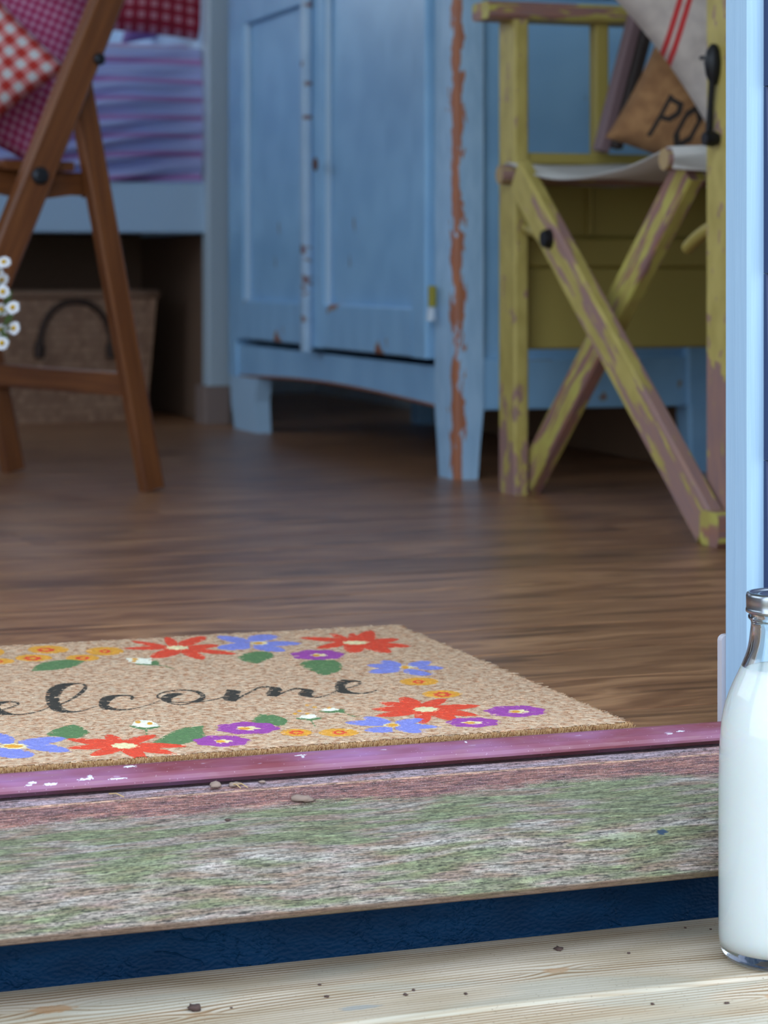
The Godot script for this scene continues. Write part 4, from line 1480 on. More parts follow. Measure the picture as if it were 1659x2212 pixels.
func print_flowers() -> void:
	# inks: 1 red, 2 blue, 3 purple, 4 ochre, 5 green, 6 cream, 7 white, 8 black
	# back row
	marigold(1, 515, 307, 228, 44, 488, 310, 95, 20)
	marigold(1, 355, 398, 204, 38, 345, 402, 98, 22)
	marigold(1, 890, 398, 186, 36, 893, 400, 78, 18)
	marigold(1, 1135, 325, 208, 46, 1137, 325, 60, 18)
	marigold(1, 0, 435, 150, 32, -20, 437, 40, 14)
	marigold(1, -80, 335, 115, 42, -90, 337, 50, 18)
	fill(1, 5, v2([330, 540, 370, 490, 450, 450, 600, 425, 740, 415, 850, 425, 925, 430, 860, 470, 760, 505, 600, 530, 420, 540]))
	fill(2, 7, v2([105, 405, 150, 396, 200, 402, 260, 398, 330, 404, 390, 402, 392, 465, 240, 466, 180, 445, 130, 440, 145, 425]))
	oval(2, 4, Vector2(212, 412), 34, 12)
	oval(2, 4, Vector2(200, 434), 26, 10)
	stroke(2, 5, v3([225, 466, 12, 330, 472, 14, 430, 474, 12]))
	oval(2, 5, Vector2(435, 452), 45, 26)
	stroke(2, 5, v3([440, 474, 8, 500, 484, 8, 570, 500, 8, 640, 518, 5]))
	flower(2, 1, [[165, 213, 560, 280, 40], [80, 293, 560, 290, 40], [530, 175, 665, 270, 92, 0.45], [1000, 172, 690, 255, 80, 0.45], [1135, 262, 800, 285, 50], [1325, 357, 800, 305, 46], [990, 405, 720, 318, 78, 0.45], [372, 385, 710, 312, 92, 0.45]], [672, 287, 118, 22])
	flower(2, 2, [[1100, 166, 1470, 232, 70, 0.5], [1105, 286, 1470, 268, 74, 0.5]], [1565, 236, 2, 2])
	flower(3, 2, [[176, 131, -90, 150, 60, 0.5], [380, 190, 60, 190, 42], [242, 250, -40, 212, 56, 0.5]], [10, 186, 70, 15], 6)
	oval(3, 4, Vector2(2, 186), 40, 9)
	fill(3, 5, v2([-178, 308, -118, 276, -20, 257, 80, 259, 118, 268, 144, 300, 80, 332, -12, 364, -60, 355, -138, 336]))
	flower(3, 1, [[350, 140, 760, 165, 34], [610, 104, 790, 165, 40], [785, 108, 845, 175, 80, 0.4], [1010, 100, 850, 185, 120, 0.35], [1222, 152, 940, 178, 42], [1322, 213, 930, 195, 44], [1160, 264, 900, 195, 66, 0.45], [828, 272, 828, 186, 180, 0.35], [496, 230, 760, 184, 46]], [838, 182, 104, 16])
	pansy(3, 512, 288, 226, 44, 520, 62, 13)
	fill(3, 5, v2([358, 370, 400, 342, 500, 330, 660, 332, 718, 358, 732, 390, 700, 430, 620, 458, 540, 465, 500, 436, 400, 402]))
	flower(3, 2, [[938, 376, 1230, 398, 44, 0.5], [1050, 344, 1240, 382, 52, 0.5], [950, 434, 1228, 412, 50, 0.5], [1498, 352, 1300, 380, 54, 0.5], [1608, 402, 1390, 398, 38], [1505, 458, 1260, 424, 48, 0.5]], [1285, 394, 66, 13])
	oval(3, 4, Vector2(1270, 396), 33, 14)
	marigold(3, 1395, 518, 168, 34, 1390, 520, 52, 14)
	marigold(8, 768, 272, 144, 30, 775, 275, 66, 18)
	# front row
	stroke(6, 5, v3([1115, 152, 14, 1180, 166, 18, 1250, 176, 20, 1310, 166, 18, 1370, 158, 14]))
	fill(6, 7, v2([1130, 146, 1150, 112, 1210, 100, 1290, 105, 1340, 128, 1368, 152, 1250, 168]))
	oval(6, 4, Vector2(1182, 116), 24, 13)
	oval(6, 4, Vector2(1286, 130), 24, 12)
	stroke(6, 5, v3([1250, 178, 20, 1258, 200, 20, 1262, 226, 20]))
	fill(6, 5, v2([388, 222, 450, 185, 560, 150, 625, 140, 700, 160, 768, 208, 720, 240, 640, 262, 560, 265, 480, 240, 420, 238]))
	flower(6, 2, [[-90, 232, 112, 288, 88, 0.5], [562, 258, 150, 305, 66, 0.5], [596, 368, 205, 312, 72, 0.5], [296, 402, -60, 375, 90, 0.5]], [110, 327, 118, 24])
	oval(6, 4, Vector2(105, 327), 84, 15)
	fill(7, 5, v2([0, 345, 60, 312, 150, 260, 250, 222, 330, 216, 412, 208, 400, 240, 425, 290, 340, 330, 230, 358, 100, 360]))
	flower(6, 1, [[566, 264, 960, 312, 48], [570, 343, 960, 326, 44], [785, 264, 960, 305, 40], [895, 236, 1050, 308, 80, 0.45], [1345, 234, 1040, 305, 58, 0.5], [1608, 326, 1140, 318, 46], [1498, 388, 1120, 332, 56], [1258, 424, 1040, 335, 86, 0.45], [765, 406, 1050, 338, 62]], [1065, 323, 110, 24])
	fill(7, 5, v2([785, 170, 850, 118, 960, 122, 1050, 150, 1072, 172, 1050, 200, 1000, 212, 900, 190, 800, 186]))
	pansy(7, 755, 228, 246, 48, 755, 88, 15)
	pansy(7, 550, 330, 218, 44, 562, 64, 13)
	marigold(7, 1140, 263, 124, 29, 1140, 263, 58, 15)
	marigold(7, 1478, 263, 160, 32, 1478, 263, 54, 16)
	fill(7, 7, v2([1160, 146, 1180, 128, 1230, 120, 1285, 118, 1300, 140, 1230, 160]))
	stroke(7, 5, v3([1145, 152, 12, 1200, 156, 12, 1250, 162, 15, 1300, 152, 18, 1335, 150, 14]))
	stroke(7, 5, v3([1255, 165, 14, 1272, 190, 12, 1290, 212, 8]))
	for d in [[1130, 115], [1228, 112], [1165, 92], [1285, 63], [1395, 66], [1225, 47]]:
		oval(7, 4, Vector2(d[0], d[1]), 18, 8)
	fill(7, 7, v2([1335, 84, 1360, 72, 1430, 66, 1480, 78, 1460, 97, 1350, 98]))
	oval(7, 4, Vector2(1395, 68), 18, 7)
	stroke(7, 5, v3([1320, 95, 12, 1400, 100, 14, 1470, 94, 22, 1500, 90, 32, 1515, 90, 18]))
	stroke(7, 5, v3([1505, 102, 9, 1550, 122, 8, 1604, 137, 6]))
	flower(8, 1, [[298, 336, 590, 376, 46], [240, 385, 590, 386, 42], [268, 438, 600, 402, 44], [446, 306, 620, 372, 78, 0.45], [812, 314, 610, 370, 56, 0.5], [1068, 360, 690, 382, 44], [1050, 432, 710, 395, 46], [896, 466, 680, 395, 66, 0.5], [648, 496, 625, 385, 130, 0.4]], [652, 387, 92, 19])
	flower(8, 2, [[40, 488, 380, 494, 44, 0.5], [180, 450, 385, 496, 54, 0.5], [632, 464, 425, 496, 48, 0.5], [748, 521, 425, 512, 40], [625, 557, 430, 520, 54, 0.5], [190, 545, 405, 540, 44, 0.45]], [397, 507, 62, 15])
	oval(8, 4, Vector2(400, 507), 46, 12)
	pansy(8, 1010, 487, 196, 37, 1010, 78, 11)
	pansy(8, 1330, 402, 228, 43, 1352, 72, 13)

func print_word() -> void:
	# w and the first e run off the frame
	stroke(4, 8, v3([-640, 300, 10, -590, 280, 40, -575, 330, 95, -560, 385, 60, -500, 400, 12, -440, 350, 12, -400, 300, 14, -390, 340, 80, -370, 400, 50, -310, 400, 12, -250, 340, 12, -230, 290, 14, -200, 310, 10, -120, 350, 8]))
	stroke(4, 8, v3([10, 364, 7, 70, 350, 9, 130, 328, 15, 148, 312, 22, 120, 301, 14, 60, 297, 11, -10, 312, 34, -48, 342, 60, -28, 375, 62, 20, 392, 40, 70, 402, 20, 120, 407, 11, 180, 406, 8, 260, 395, 8, 340, 375, 8, 410, 347, 8]))
	stroke(4, 8, v3([515, 318, 12, 580, 290, 14, 650, 248, 22, 705, 205, 32, 728, 172, 30, 715, 150, 16, 660, 140, 10, 600, 145, 22, 540, 162, 52, 488, 192, 92, 452, 232, 122, 442, 275, 120, 460, 320, 102, 500, 355, 66, 550, 377, 32, 600, 385, 15, 660, 382, 9, 740, 365, 8, 822, 338, 8]))
	stroke(4, 8, v3([1126, 268, 26, 1140, 258, 20, 1115, 246, 12, 1060, 242, 10, 1000, 247, 19, 940, 266, 48, 895, 295, 82, 884, 320, 80, 910, 343, 48, 960, 358, 24, 1030, 366, 12, 1110, 362, 10, 1200, 345, 8, 1290, 318, 8, 1372, 288, 8]))
	# o
	stroke(4, 8, v3([1385, 274, 8, 1355, 262, 16, 1350, 245, 16, 1385, 222, 12, 1460, 204, 11, 1560, 197, 11, 1650, 202, 12, 1715, 222, 28, 1744, 252, 42, 1720, 280, 36, 1650, 305, 18, 1600, 318, 10, 1540, 322, 8, 1470, 312, 8, 1400, 284, 12]))
	fill(4, 8, v2([1372, 272, 1395, 246, 1440, 226, 1520, 218, 1590, 230, 1530, 244, 1485, 262, 1468, 285, 1478, 312, 1430, 306, 1390, 288]))
	stroke(4, 8, v3([1478, 300, 8, 1540, 303, 8, 1610, 300, 7, 1680, 288, 8]))
	stroke(5, 8, v3([140, 277, 7, 180, 272, 7, 250, 258, 8, 318, 240, 9]))
	# m
	fill(5, 8, v2([345, 178, 400, 182, 460, 192, 446, 225, 440, 255, 415, 275, 330, 268, 308, 248, 335, 205]))
	stroke(5, 8, v3([436, 248, 16, 520, 205, 15, 590, 170, 15, 640, 157, 14, 700, 160, 14]))
	fill(5, 8, v2([680, 152, 770, 162, 793, 180, 775, 205, 765, 230, 745, 238, 670, 230, 655, 212, 690, 175]))
	stroke(5, 8, v3([765, 218, 12, 830, 192, 11, 890, 172, 11, 940, 172, 11]))
	fill(5, 8, v2([935, 168, 1020, 178, 1048, 192, 1028, 220, 1045, 242, 980, 240, 925, 228, 914, 210, 945, 188]))
	stroke(5, 8, v3([1025, 236, 14, 1070, 243, 9, 1130, 230, 8, 1180, 212, 8, 1235, 186, 8]))
	stroke(5, 8, v3([1305, 170, 10, 1370, 152, 12, 1412, 131, 20, 1418, 119, 18, 1380, 110, 12, 1330, 114, 20, 1282, 126, 58, 1254, 150, 80, 1266, 172, 74, 1300, 192, 40, 1350, 206, 17, 1410, 211, 11, 1470, 207, 10, 1520, 195, 12, 1553, 183, 8]))

func build_doormat() -> void:
	mask.resize(MW * MH)
	mask.fill(0)
	print_flowers()
	# the part of the border beyond the frame repeats the one in view
	var cut := int((0.235 - MU0) / (MU1 - MU0) * MW)
	for y in MH:
		for x in cut:
			mask[y * MW + x] = mask[y * MW + (MW - 1 - x)]
	print_word()
	var ink := [rgb8(194, 160, 130), rgb8(214, 66, 36), rgb8(124, 128, 196), rgb8(150, 64, 148), rgb8(214, 150, 44), rgb8(86, 118, 72), rgb8(226, 208, 160), rgb8(232, 228, 208), rgb8(50, 44, 36)]
	var n1 := noise(131, 3)
	var n2 := noise(132, 2)
	var colour_at := func(x: int, y: int) -> Color:
		var k: int = mask[y * MW + x]
		var c: Color = ink[k]
		var s: float = n1.get_noise_2d(x * 0.062, y * 0.062)
		var f: float = n2.get_noise_2d(x * 0.4, y * 0.4)
		if k == 0:
			c = c.lerp(rgb8(146, 98, 66), ss(0.04, 0.42, s) * 0.8)
			c = c.lerp(rgb8(218, 194, 166), ss(0.06, 0.5, -s) * 0.6)
		var b: float = 1.0 + f * 0.16 + s * 0.06
		return Color(c.r * b, c.g * b, c.b * b)
	var im := paint(MW, MH, colour_at)
	var rug := thing("doormat", "coir doormat printed with bright flowers and the word welcome", "doormat", W((MU0 + MU1) / 2, 0, (MV0 + MV1) / 2))
	# backing with the print on its upper face
	var low := MTOP - 0.0003
	var mb := MB.new()
	mb.flat()
	var e := 0.004
	mb.quad(W(MU0 + e, low, MV0 + e), W(MU1 - e, low, MV0 + e), W(MU1 - e, low, MV1 - e), W(MU0 + e, low, MV1 - e), Vector2(0, 1), Vector2(1, 1), Vector2(1, 0), Vector2(0, 0))
	put(mb, "printed_pile", mat("coir_print", Color(1, 1, 1), 0.95, tex(im)), rug)
	mb = MB.new()
	mb.box(W(MU0 + 0.003, 0.0005, MV1 - 0.003), W(MU1 - 0.003, low - 0.0005, MV0 + 0.003), 0.002)
	put(mb, "backing", mat("coir_dark", rgb8(184, 144, 98), 0.95), rug)
	# standing fibres
	var r := RandomNumberGenerator.new()
	r.seed = 5
	var blade := MB.new()
	blade.flat()
	var bw := 0.00034
	var tri_p := [Vector3(bw, 0, 0), Vector3(-bw * 0.5, 0, bw * 0.87), Vector3(-bw * 0.5, 0, -bw * 0.87)]
	var tip_p := [Vector3(bw * 0.6, 1, 0), Vector3(-bw * 0.3, 1, bw * 0.5), Vector3(-bw * 0.3, 1, -bw * 0.5)]
	for i in 3:
		var j := (i + 1) % 3
		blade.quad(tri_p[j], tri_p[i], tip_p[i], tip_p[j])
	blade.tri(tip_p[0], tip_p[2], tip_p[1])
	var bm := blade.done()
	var fm := mat("coir_fibre", Color(1, 1, 1), 0.85)
	fm.vertex_color_use_as_albedo = true
	bm.surface_set_material(0, fm)
	var pile := 60000
	var fringe := 26000
	var mm := MultiMesh.new()
	mm.transform_format = MultiMesh.TRANSFORM_3D
	mm.use_colors = true
	mm.mesh = bm
	mm.instance_count = pile + fringe
	var base := W((MU0 + MU1) / 2, 0, (MV0 + MV1) / 2)
	for i in pile:
		var a := r.randf()
		var b := r.randf()
		if r.randf() < 0.55:
			a = 0.34 + 0.66 * a
		var x := int(a * (MW - 1))
		var y := int(b * (MH - 1))
		var p := W(lerp(MU0 + 0.002, MU1 - 0.002, a), low - 0.0002, lerp(MV1 - 0.002, MV0 + 0.002, b))
		# short loose hairs lying almost flat on the pile
		var turn := r.randf() * TAU
		var lean := Vector3(cos(turn), r.randf_range(0.015, 0.07), sin(turn)).normalized()
		var c: Color = colour_at.call(x, y)
		var k := r.randf_range(0.86, 1.14)
		c = Color(c.r * k, c.g * k, c.b * k)
		if r.randf() < 0.10:
			c = c.lerp(rgb8(226, 206, 176), 0.35)
		var length := r.randf_range(0.0014, 0.0030) if mask[y * MW + x] > 0 else r.randf_range(0.0020, 0.0050)
		mm.set_instance_transform(i, Transform3D(blade_basis(lean, length, r.randf() * TAU), p - base))
		mm.set_instance_color(i, c.srgb_to_linear())
	for i in fringe:
		var side := r.randf()
		var p: Vector3
		var out: Vector3
		var q := r.randf()
		if side < 0.5:
			p = W(lerp(MU0, MU1, q), 0, MV0 + 0.004)
			out = Vector3(0, 0, 1)
		elif side < 0.75:
			p = W(MU1 - 0.004, 0, lerp(MV0, MV1, q))
			out = Vector3(1, 0, 0)
		elif side < 0.9:
			p = W(lerp(MU0, MU1, q), 0, MV1 - 0.004)
			out = Vector3(0, 0, -1)
		else:
			p = W(MU0 + 0.004, 0, lerp(MV0, MV1, q))
			out = Vector3(-1, 0, 0)
		var h := r.randf()
		p.y = 0.001 + h * 0.010
		var lean := (Vector3.UP + out * r.randf_range(0.0, 0.55) + Vector3(r.randfn(0, 0.20), 0, r.randfn(0, 0.20))).normalized()
		if r.randf() < 0.10:
			lean = (Vector3.UP * 0.6 + Vector3(r.randfn(0, 0.8), 0, r.randfn(0, 0.8)) + out * 0.5).normalized()
		var c := rgb8(218, 184, 138).lerp(rgb8(184, 138, 92), r.randf())
		if r.randf() < 0.12:
			c = rgb8(150, 100, 62)
		var length := minf(r.randf_range(0.006, 0.011), MTOP - 0.0004 - p.y)
		mm.set_instance_transform(pile + i, Transform3D(blade_basis(lean, length, r.randf() * TAU), p - base))
		mm.set_instance_color(pile + i, c.srgb_to_linear())
	var mi := MultiMeshInstance3D.new()
	mi.name = "coir_fibres"
	mi.multimesh = mm
	mi.set_meta("kind", "stuff")
	rug.add_child(mi)

func blade_basis(up: Vector3, length: float, spin: float) -> Basis:
	var x := up.cross(Vector3(cos(spin), 0.3, sin(spin))).normalized()
	return Basis(x, up * length, x.cross(up).normalized())

# ---------------------------------------------------------------- milk bottle
func build_bottle() -> void:
	var at := W(0.7074, DECK + 0.0006, 1.2606)
	var bt := thing("milk_bottle", "glass bottle of white milk with silver screw lid on the deck", "bottle", at)
	var prof := [[0.0, 0.0042], [0.020, 0.0040], [0.0265, 0.0022], [0.0290, 0.0004], [0.0312, 0.0], [0.0345, 0.0014], [0.0368, 0.0048], [0.0381, 0.0100], [0.0385, 0.0170], [0.0385, 0.10], [0.0382, 0.1214], [0.0377, 0.1327], [0.0366, 0.1445], [0.0343, 0.1550], [0.0302, 0.1662], [0.0262, 0.1745], [0.0232, 0.1815], [0.0213, 0.1870], [0.0200, 0.1935], [0.0192, 0.2000], [0.0189, 0.2040], [0.0195, 0.2056], [0.0206, 0.2066], [0.0206, 0.2082], [0.0195, 0.2092], [0.0192, 0.2130], [0.0192, 0.2200], [0.0184, 0.2210], [0.0170, 0.2206], [0.0165, 0.2190], [0.0164, 0.2040], [0.0168, 0.1960], [0.0182, 0.1880], [0.0204, 0.1812], [0.0234, 0.1742], [0.0274, 0.1658], [0.0314, 0.1542], [0.0336, 0.1440], [0.0348, 0.1327], [0.0355, 0.1200], [0.0357, 0.10], [0.0357, 0.0180], [0.0345, 0.0120], [0.0315, 0.0085], [0.020, 0.0072], [0.0, 0.0070]]
	var pts := []
	for p in prof:
		pts.append(Vector2(p[0], p[1]))
	var mb := MB.new()
	mb.lathe(at, soften(pts), 96)
	var glass := mat("clear_glass", Color(0.975, 0.996, 0.99, 0.0), 0.0)
	glass.transparency = BaseMaterial3D.TRANSPARENCY_ALPHA
	glass.refraction_enabled = true
	glass.refraction_scale = 0.05
	put(mb, "glass", glass, bt)
	# milk, pressed against the inside of the glass
	var mp := []
	for p in [[0.0, 0.0066], [0.020, 0.0068], [0.0315, 0.0081], [0.0347, 0.0117], [0.0360, 0.0180], [0.0360, 0.10], [0.0358, 0.1200], [0.0351, 0.1327], [0.0339, 0.1440], [0.0317, 0.1542], [0.0277, 0.1658], [0.0238, 0.1742], [0.0224, 0.1766], [0.0205, 0.1762], [0.0, 0.1760]]:
		mp.append(Vector2(p[0], p[1]))
	mb = MB.new()
	mb.lathe(at, soften(mp), 96)
	var milk := mat("milk", rgb8(250, 251, 250), 0.4)
	milk.subsurf_scatter_enabled = true
	milk.subsurf_scatter_strength = 0.25
	put(mb, "milk", milk, bt)
	# pressed tin lid with a sunken top
	mb = MB.new()
	var lp := []
	for p in [[0.0196, 0.2106], [0.0214, 0.2102], [0.0221, 0.2108], [0.0221, 0.2122], [0.0217, 0.2132], [0.0219, 0.2200], [0.0215, 0.2218], [0.0204, 0.2226], [0.0192, 0.2224], [0.0184, 0.2214], [0.0176, 0.2210], [0.0152, 0.2210], [0.0142, 0.2216], [0.0132, 0.2213], [0.0, 0.2212]]:
		lp.append(Vector2(p[0], p[1]))
	mb.lathe(at, soften(lp), 96)
	var tin := mat("tin_lid", rgb8(172, 176, 182), 0.24)
	tin.metallic = 1.0
	put(mb, "lid", tin, bt, "silver screw lid")

func soften(p: Array) -> Array:
	# one extra point between neighbours on a Catmull-Rom curve, corners kept
	var out := []
	for i in p.size() - 1:
		out.append(p[i])
		if i > 0 and i < p.size() - 2:
			var a: Vector2 = p[i - 1]
			var b: Vector2 = p[i]
			var c: Vector2 = p[i + 1]
			var d: Vector2 = p[i + 2]
			if (b - a).normalized().dot((c - b).normalized()) > 0.75 and (c - b).normalized().dot((d - c).normalized()) > 0.75:
				var l := b.distance_to(c)
				var ta := (c - a).normalized() * l
				var tb := (d - b).normalized() * l
				out.append((b + c) / 2.0 + (ta - tb) / 8.0)
	out.append(p[p.size() - 1])
	return out

# ---------------------------------------------------------------- cushions on the two chairs
func build_cushions() -> void:
	var nn := noise(141, 3)
	var ging := tex(paint(64, 64, func(x, y):
		var a := 1 if x < 32 else 0
		var b := 1 if y < 32 else 0
		if a + b == 0:
			return rgb8(226, 226, 232)
		return rgb8(200, 56, 50) if a + b == 2 else rgb8(224, 140, 142)))
	var gm := mat("red_gingham", Color(1, 1, 1), 0.9, ging, Vector3(9.6, 13.4, 1))
	var g := pillow("cushion", gm, 0.25, 0.35, 0.10, at_d(-165, 75, 3.42), Vector3(0, 14, 42), nn, "cushion in large red and white gingham on the brown chair")
	g.set_meta("category", "cushion")
	var pc := tex(paint(64, 64, func(x, y):
		var a := 1 if x < 32 else 0
		var b := 1 if y < 32 else 0
		if a + b == 0:
			return rgb8(206, 150, 182)
		return rgb8(168, 40, 92) if a + b == 2 else rgb8(184, 84, 134)))
	var pm := mat("pink_check", Color(1, 1, 1), 0.9, pc, Vector3(30, 27, 1))
	pillow("cushion", pm, 0.40, 0.36, 0.12, at_d(-84, 20, 3.58), Vector3(0, 10, -22), nn, "magenta finely checked cushion leaning in the brown chair")
	# sacking cushion with black stencilled letters
	var sack := noise(143, 3)
	var sim := paint(512, 384, func(x, y):
		var wv: float = 0.5 + 0.25 * sin(x * TAU / 4.0) + 0.25 * sin(y * TAU / 4.0)
		var c := rgb8(166, 122, 80).lerp(rgb8(136, 96, 62), clampf(0.5 + sack.get_noise_2d(x * 0.02, y * 0.02), 0, 1))
		return c.lerp(rgb8(108, 74, 48), wv * 0.25))
	# letters in cushion coordinates (0..1, y down)
	var ls := [
		[[0.16, 0.680], [0.16, 0.920]], [[0.16, 0.690], [0.215, 0.700], [0.225, 0.750], [0.20, 0.800], [0.16, 0.805]],
		[[0.29, 0.680], [0.26, 0.740], [0.26, 0.860], [0.29, 0.920], [0.325, 0.860], [0.325, 0.740], [0.29, 0.680]],
		[[0.355, 0.690], [0.445, 0.690]], [[0.40, 0.690], [0.40, 0.920]],
		[[0.47, 0.920], [0.51, 0.680], [0.55, 0.920]], [[0.485, 0.830], [0.535, 0.830]],
		[[0.585, 0.690], [0.675, 0.690]], [[0.63, 0.690], [0.63, 0.920]],
		[[0.40, 0.440], [0.36, 0.400], [0.32, 0.440], [0.31, 0.520], [0.34, 0.580], [0.38, 0.580], [0.405, 0.540]],
	]
	for l in ls:
		for i in range(l.size() - 1):
			for k in 40:
				var t := k / 40.0
				var cx: float = lerp(l[i][0], l[i + 1][0], t) * 512
				var cy: float = lerp(l[i][1], l[i + 1][1], t) * 384
				sim.fill_rect(Rect2i(int(cx) - 5, int(cy) - 5, 10, 10), rgb8(44, 36, 32))
	sim.flip_y()
	var sm := mat("sacking", Color(1, 1, 1), 0.95, tex(sim))
	pillow("cushion", sm, 0.31, 0.25, 0.11, at_d(1612, 216, 3.20), Vector3(0, 0, -24), nn, "brown sacking cushion with black stencilled letters on the yellow chair")
	# linen cushion with a double red stripe
	var lim := paint(512, 384, func(x, y):
		var lx: float = (x / 512.0 - 0.5) * 0.40
		var ly: float = (y / 384.0 - 0.5) * 0.30
		var ca := cos(deg_to_rad(37.0))
		var sa := sin(deg_to_rad(37.0))
		var xi: float = lx * ca - ly * sa - 0.30 * (lx * sa + ly * ca)
		var c := rgb8(196, 184, 176).lerp(rgb8(180, 168, 162), clampf(0.5 + sack.get_noise_2d(x * 0.03 + 50.0, y * 0.03), 0, 1))
		for s in [-0.1190, -0.1070]:
			if absf(xi - s) < 0.0036:
				c = rgb8(186, 48, 50)
		return c)
	var lm := mat("striped_linen", Color(1, 1, 1), 0.9, tex(lim))
	pillow("cushion", lm, 0.40, 0.30, 0.11, at_d(1672, -74, 3.04), Vector3(0, 0, 37), nn, "pale linen cushion with double red stripe on the yellow chair")

# ---------------------------------------------------------------- little white daisies
func build_flowers() -> void:
	var jug_at := on_y(-112, 1158, 0.0)
	var jug := thing("jug", "plain enamel jug holding the daisies on the plank floor", "jug", jug_at)
	var mb := MB.new()
	var jp := []
	for p in [[0.0, 0.003], [0.040, 0.0], [0.046, 0.004], [0.054, 0.05], [0.050, 0.10], [0.036, 0.145], [0.042, 0.165], [0.039, 0.165], [0.033, 0.145], [0.046, 0.10], [0.050, 0.05], [0.042, 0.008], [0.0, 0.008]]:
		jp.append(Vector2(p[0], p[1]))
	mb.lathe(jug_at, soften(jp), 40)
	put(mb, "body", mat("enamel", rgb8(214, 216, 214), 0.3), jug)
	var bunch := thing("daisy_bunch", "bunch of small white daisies with yellow centres beside the brown chair", "flowers", jug_at + Vector3(0, 0.16, 0))
	var white := mat("daisy_petals", rgb8(226, 228, 236), 0.8)
	var yel := mat("daisy_centre", rgb8(206, 164, 34), 0.8)
	var grn := mat("daisy_stem", rgb8(88, 108, 62), 0.8)
	var r := RandomNumberGenerator.new()
	r.seed = 77
	var heads := [[8, 566, 0.0], [-6, 590, 0.01], [4, 604, 0.02], [6, 630, 0.0], [28, 664, -0.01], [3, 668, 0.01], [30, 709, 0.0], [2, 712, 0.02], [4, 741, 0.0], [-22, 640, -0.02], [-30, 700, 0.0], [-40, 580, 0.02], [-55, 620, -0.02], [-60, 560, 0.0], [-75, 680, 0.01], [-92, 600, 0.0], [-110, 640, -0.02], [-130, 570, 0.02], [-150, 650, 0.0]]
	for h in heads:
		var c := at_d(h[0], h[1], 2.78 + h[2] * 2.0)
		var face := (Vector3(0, EYE, 0) - c).normalized() + Vector3(r.randfn(0, 0.35), r.randf_range(0.0, 0.5), r.randfn(0, 0.2))
		face = face.normalized()
		var sx := face.cross(Vector3.UP).normalized()
		var sy := sx.cross(face).normalized()
		mb = MB.new()
		mb.flat()
		var np := 11
		for k in np:
			var a := TAU * k / np + r.randf() * 0.1
			var d := sx * cos(a) + sy * sin(a)
			var e := -sx * sin(a) + sy * cos(a)
			var ln := r.randf_range(0.0082, 0.0098)
			var p0 := c + d * 0.002
			var p1 := c + d * ln * 0.7 + e * 0.0024 - face * 0.0006
			var p2 := c + d * ln - face * 0.0012
			var p3 := c + d * ln * 0.7 - e * 0.0024 - face * 0.0006
			var up := face * 0.0005
			mb.quad(p0 + up, p3 + up, p2 + up, p1 + up)
			mb.quad(p0 - up, p1 - up, p2 - up, p3 - up)
			mb.quad(p0 - up, p0 + up, p1 + up, p1 - up)
			mb.quad(p1 - up, p1 + up, p2 + up, p2 - up)
			mb.quad(p2 - up, p2 + up, p3 + up, p3 - up)
			mb.quad(p3 - up, p3 + up, p0 + up, p0 - up)
		var fl := put(mb, "petals", white, bunch)
		mb = MB.new()
		mb.tube([c - face * 0.001, c + face * 0.001, c + face * 0.0026, c + face * 0.0032], [0.0034, 0.0034, 0.0022, 0.0006], 8)
		put(mb, "centre", yel, fl)
		mb = MB.new()
		var foot := jug_at + Vector3(r.randf_range(-0.02, 0.02), 0.12, r.randf_range(-0.02, 0.02))
		var path := []
		for k in 9:
			var t := k / 8.0
			var mid := foot + Vector3(0, 0.10, 0) + (c - foot) * Vector3(0.4, 0.3, 0.4)
			path.append(foot.lerp(mid, t).lerp(mid.lerp(c - face * 0.001, t), t))
		mb.tube(path, [0.0011], 6)
		put(mb, "stem", grn, bunch)
	# a few leaves among the heads
	for h in [[16, 645], [18, 690], [10, 728], [-14, 660], [-20, 620]]:
		var c := at_d(h[0], h[1], 2.80)
		mb = MB.new()
		mb.flat()
		var d := Vector3(r.randfn(0, 0.5), 1, r.randfn(0, 0.5)).normalized()
		var e := d.cross(Vector3(0.3, 0.1, 1)).normalized()
		var f := d.cross(e) * 0.0006
		var q := [c - d * 0.012, c + e * 0.005, c + d * 0.014, c - e * 0.005]
		mb.quad(q[0] + f, q[1] + f, q[2] + f, q[3] + f)
		mb.quad(q[3] - f, q[2] - f, q[1] - f, q[0] - f)
		put(mb, "leaf", grn, bunch)

# ---------------------------------------------------------------- bits of dirt on the deck and the sill
func lump(at: Vector3, size: Vector3, seed_: int) -> MB:
	var mb := MB.new()
	var nn := noise(151, 2)
	var g := []
	for i in 9:
		var col := []
		for j in 6:
			var a := TAU * (i % 8) / 8.0
			var b := -PI / 2 + PI * j / 5.0
			var d := Vector3(cos(a) * cos(b), sin(b), -sin(a) * cos(b))
			var k := 1.0 + 0.85 * nn.get_noise_3d(d.x * 2.1 + seed_ * 7.3, d.y * 2.1, d.z * 2.1)
			col.append(at + Vector3(d.x * size.x, maxf(d.y, -0.6) * size.y, d.z * size.z) * k)
		g.append(col)
	mb.sheet(g)
	return mb

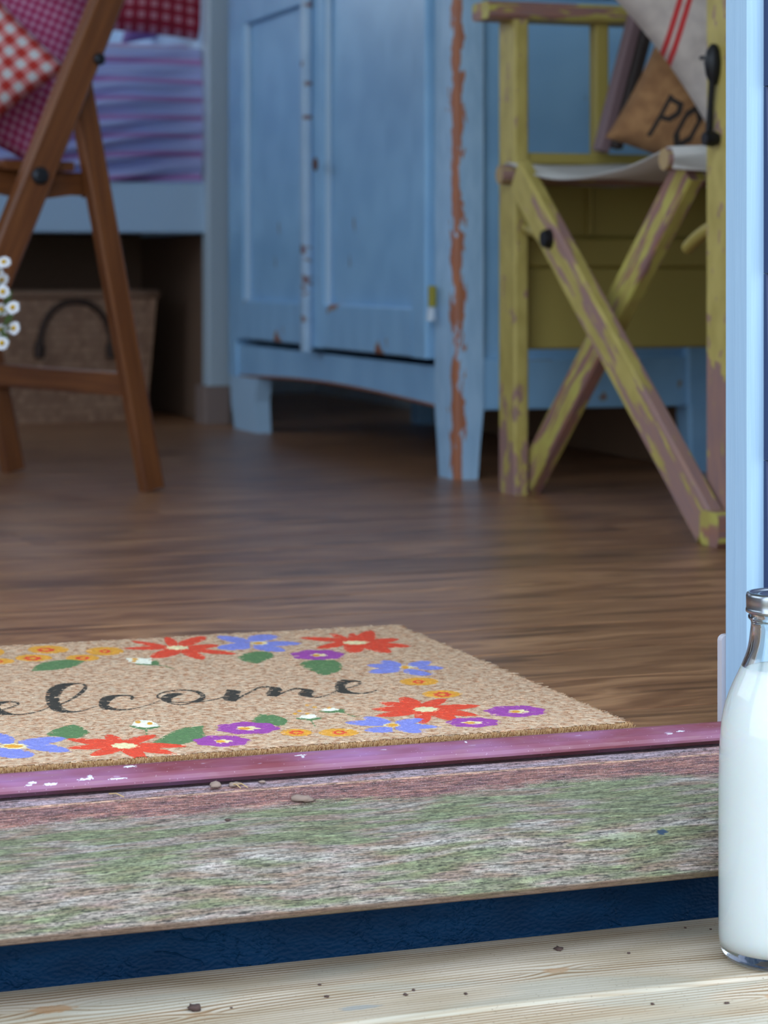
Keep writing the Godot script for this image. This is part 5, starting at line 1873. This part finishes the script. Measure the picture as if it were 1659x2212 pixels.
func build_crumbs() -> void:
	var dark := mat("bark_crumb", rgb8(74, 54, 48), 0.9)
	var pale := mat("dried_mud", rgb8(138, 116, 104), 0.95)
	var list := [[420, 2182, 15, "dark brown bark crumb near the deck knot"], [1206, 2052, 9, "brown seed husk on the deck below the blue riser"], [1358, 2060, 4, ""], [690, 2128, 4, ""], [706, 2154, 5, ""], [876, 2150, 5, ""], [1570, 2168, 9, "thin dark splinter on the deck in front of the bottle"], [1410, 2170, 4, ""], [1006, 2148, 4, ""], [500, 2178, 3, ""], [893, 2140, 4, ""], [1480, 2005, 3, ""], [1535, 2008, 3, ""]]
	var k := 0
	for c in list:
		var p := on_y(c[0], c[1], DECK)
		var s: float = c[2] / 3700.0
		var hh := s * 0.55
		var sz := Vector3(s, hh, s * 1.3)
		if c[0] == 1570:
			sz = Vector3(s, hh * 0.4, s * 0.5)
		p.y = DECK + sz.y * 0.55
		var o := put(lump(p, sz, k), "dirt_crumb", dark)
		tag(o, c[3] if c[3] != "" else "tiny dark speck of dirt on the pale deck boards", "dirt", "specks of dirt on the deck")
		k += 1
	# clods caught on the sill
	for c in [[466, 1692, 15, 1.384, 0.0034, "reddish clod of dirt against the purple bar"], [506, 1690, 13, 1.3835, 0.003, "crumbly clod with dry grass beside the purple bar"], [566, 1680, 8, 1.384, 0.0034, "small dusty crumb beside the purple bar"], [655, 1731, 22, 1.366, -0.0054, "flat lump of dried mud on the red stained sill"], [492, 1770, 6, 1.352, -0.0104, "dark brown leaf fragment on the mossy sill"]]:
		var p := on_v(c[0], c[1], c[3])
		var s: float = c[2] / 3700.0
		var sz := Vector3(s, s * 0.42, s * 0.9)
		p.y = c[4] + sz.y * 0.5
		var o := put(lump(p, sz, k + 5), "mud_clod", pale if c[0] != 492 else dark)
		tag(o, c[5], "dirt", "clods of dirt on the sill")
		k += 1
	# dry grass stalks by the clods
	var straw := mat("dry_grass", rgb8(168, 138, 98), 0.9)
	for s in [[510, 1688, 535, 1692], [235, 1708, 268, 1712], [500, 1684, 520, 1694]]:
		var a := on_v(s[0], s[1], 1.382)
		var b := on_v(s[2], s[3], 1.378)
		a.y = 0.0042
		b.y = 0.0024
		var mb := MB.new()
		mb.tube([a, (a + b) / 2.0 + Vector3(0, 0.0012, 0), b], [0.0004], 6)
		var o := put(mb, "grass_stalk", straw)
		tag(o, "thin dry grass stalk lying on the sill", "grass stalk", "dry grass on the sill")
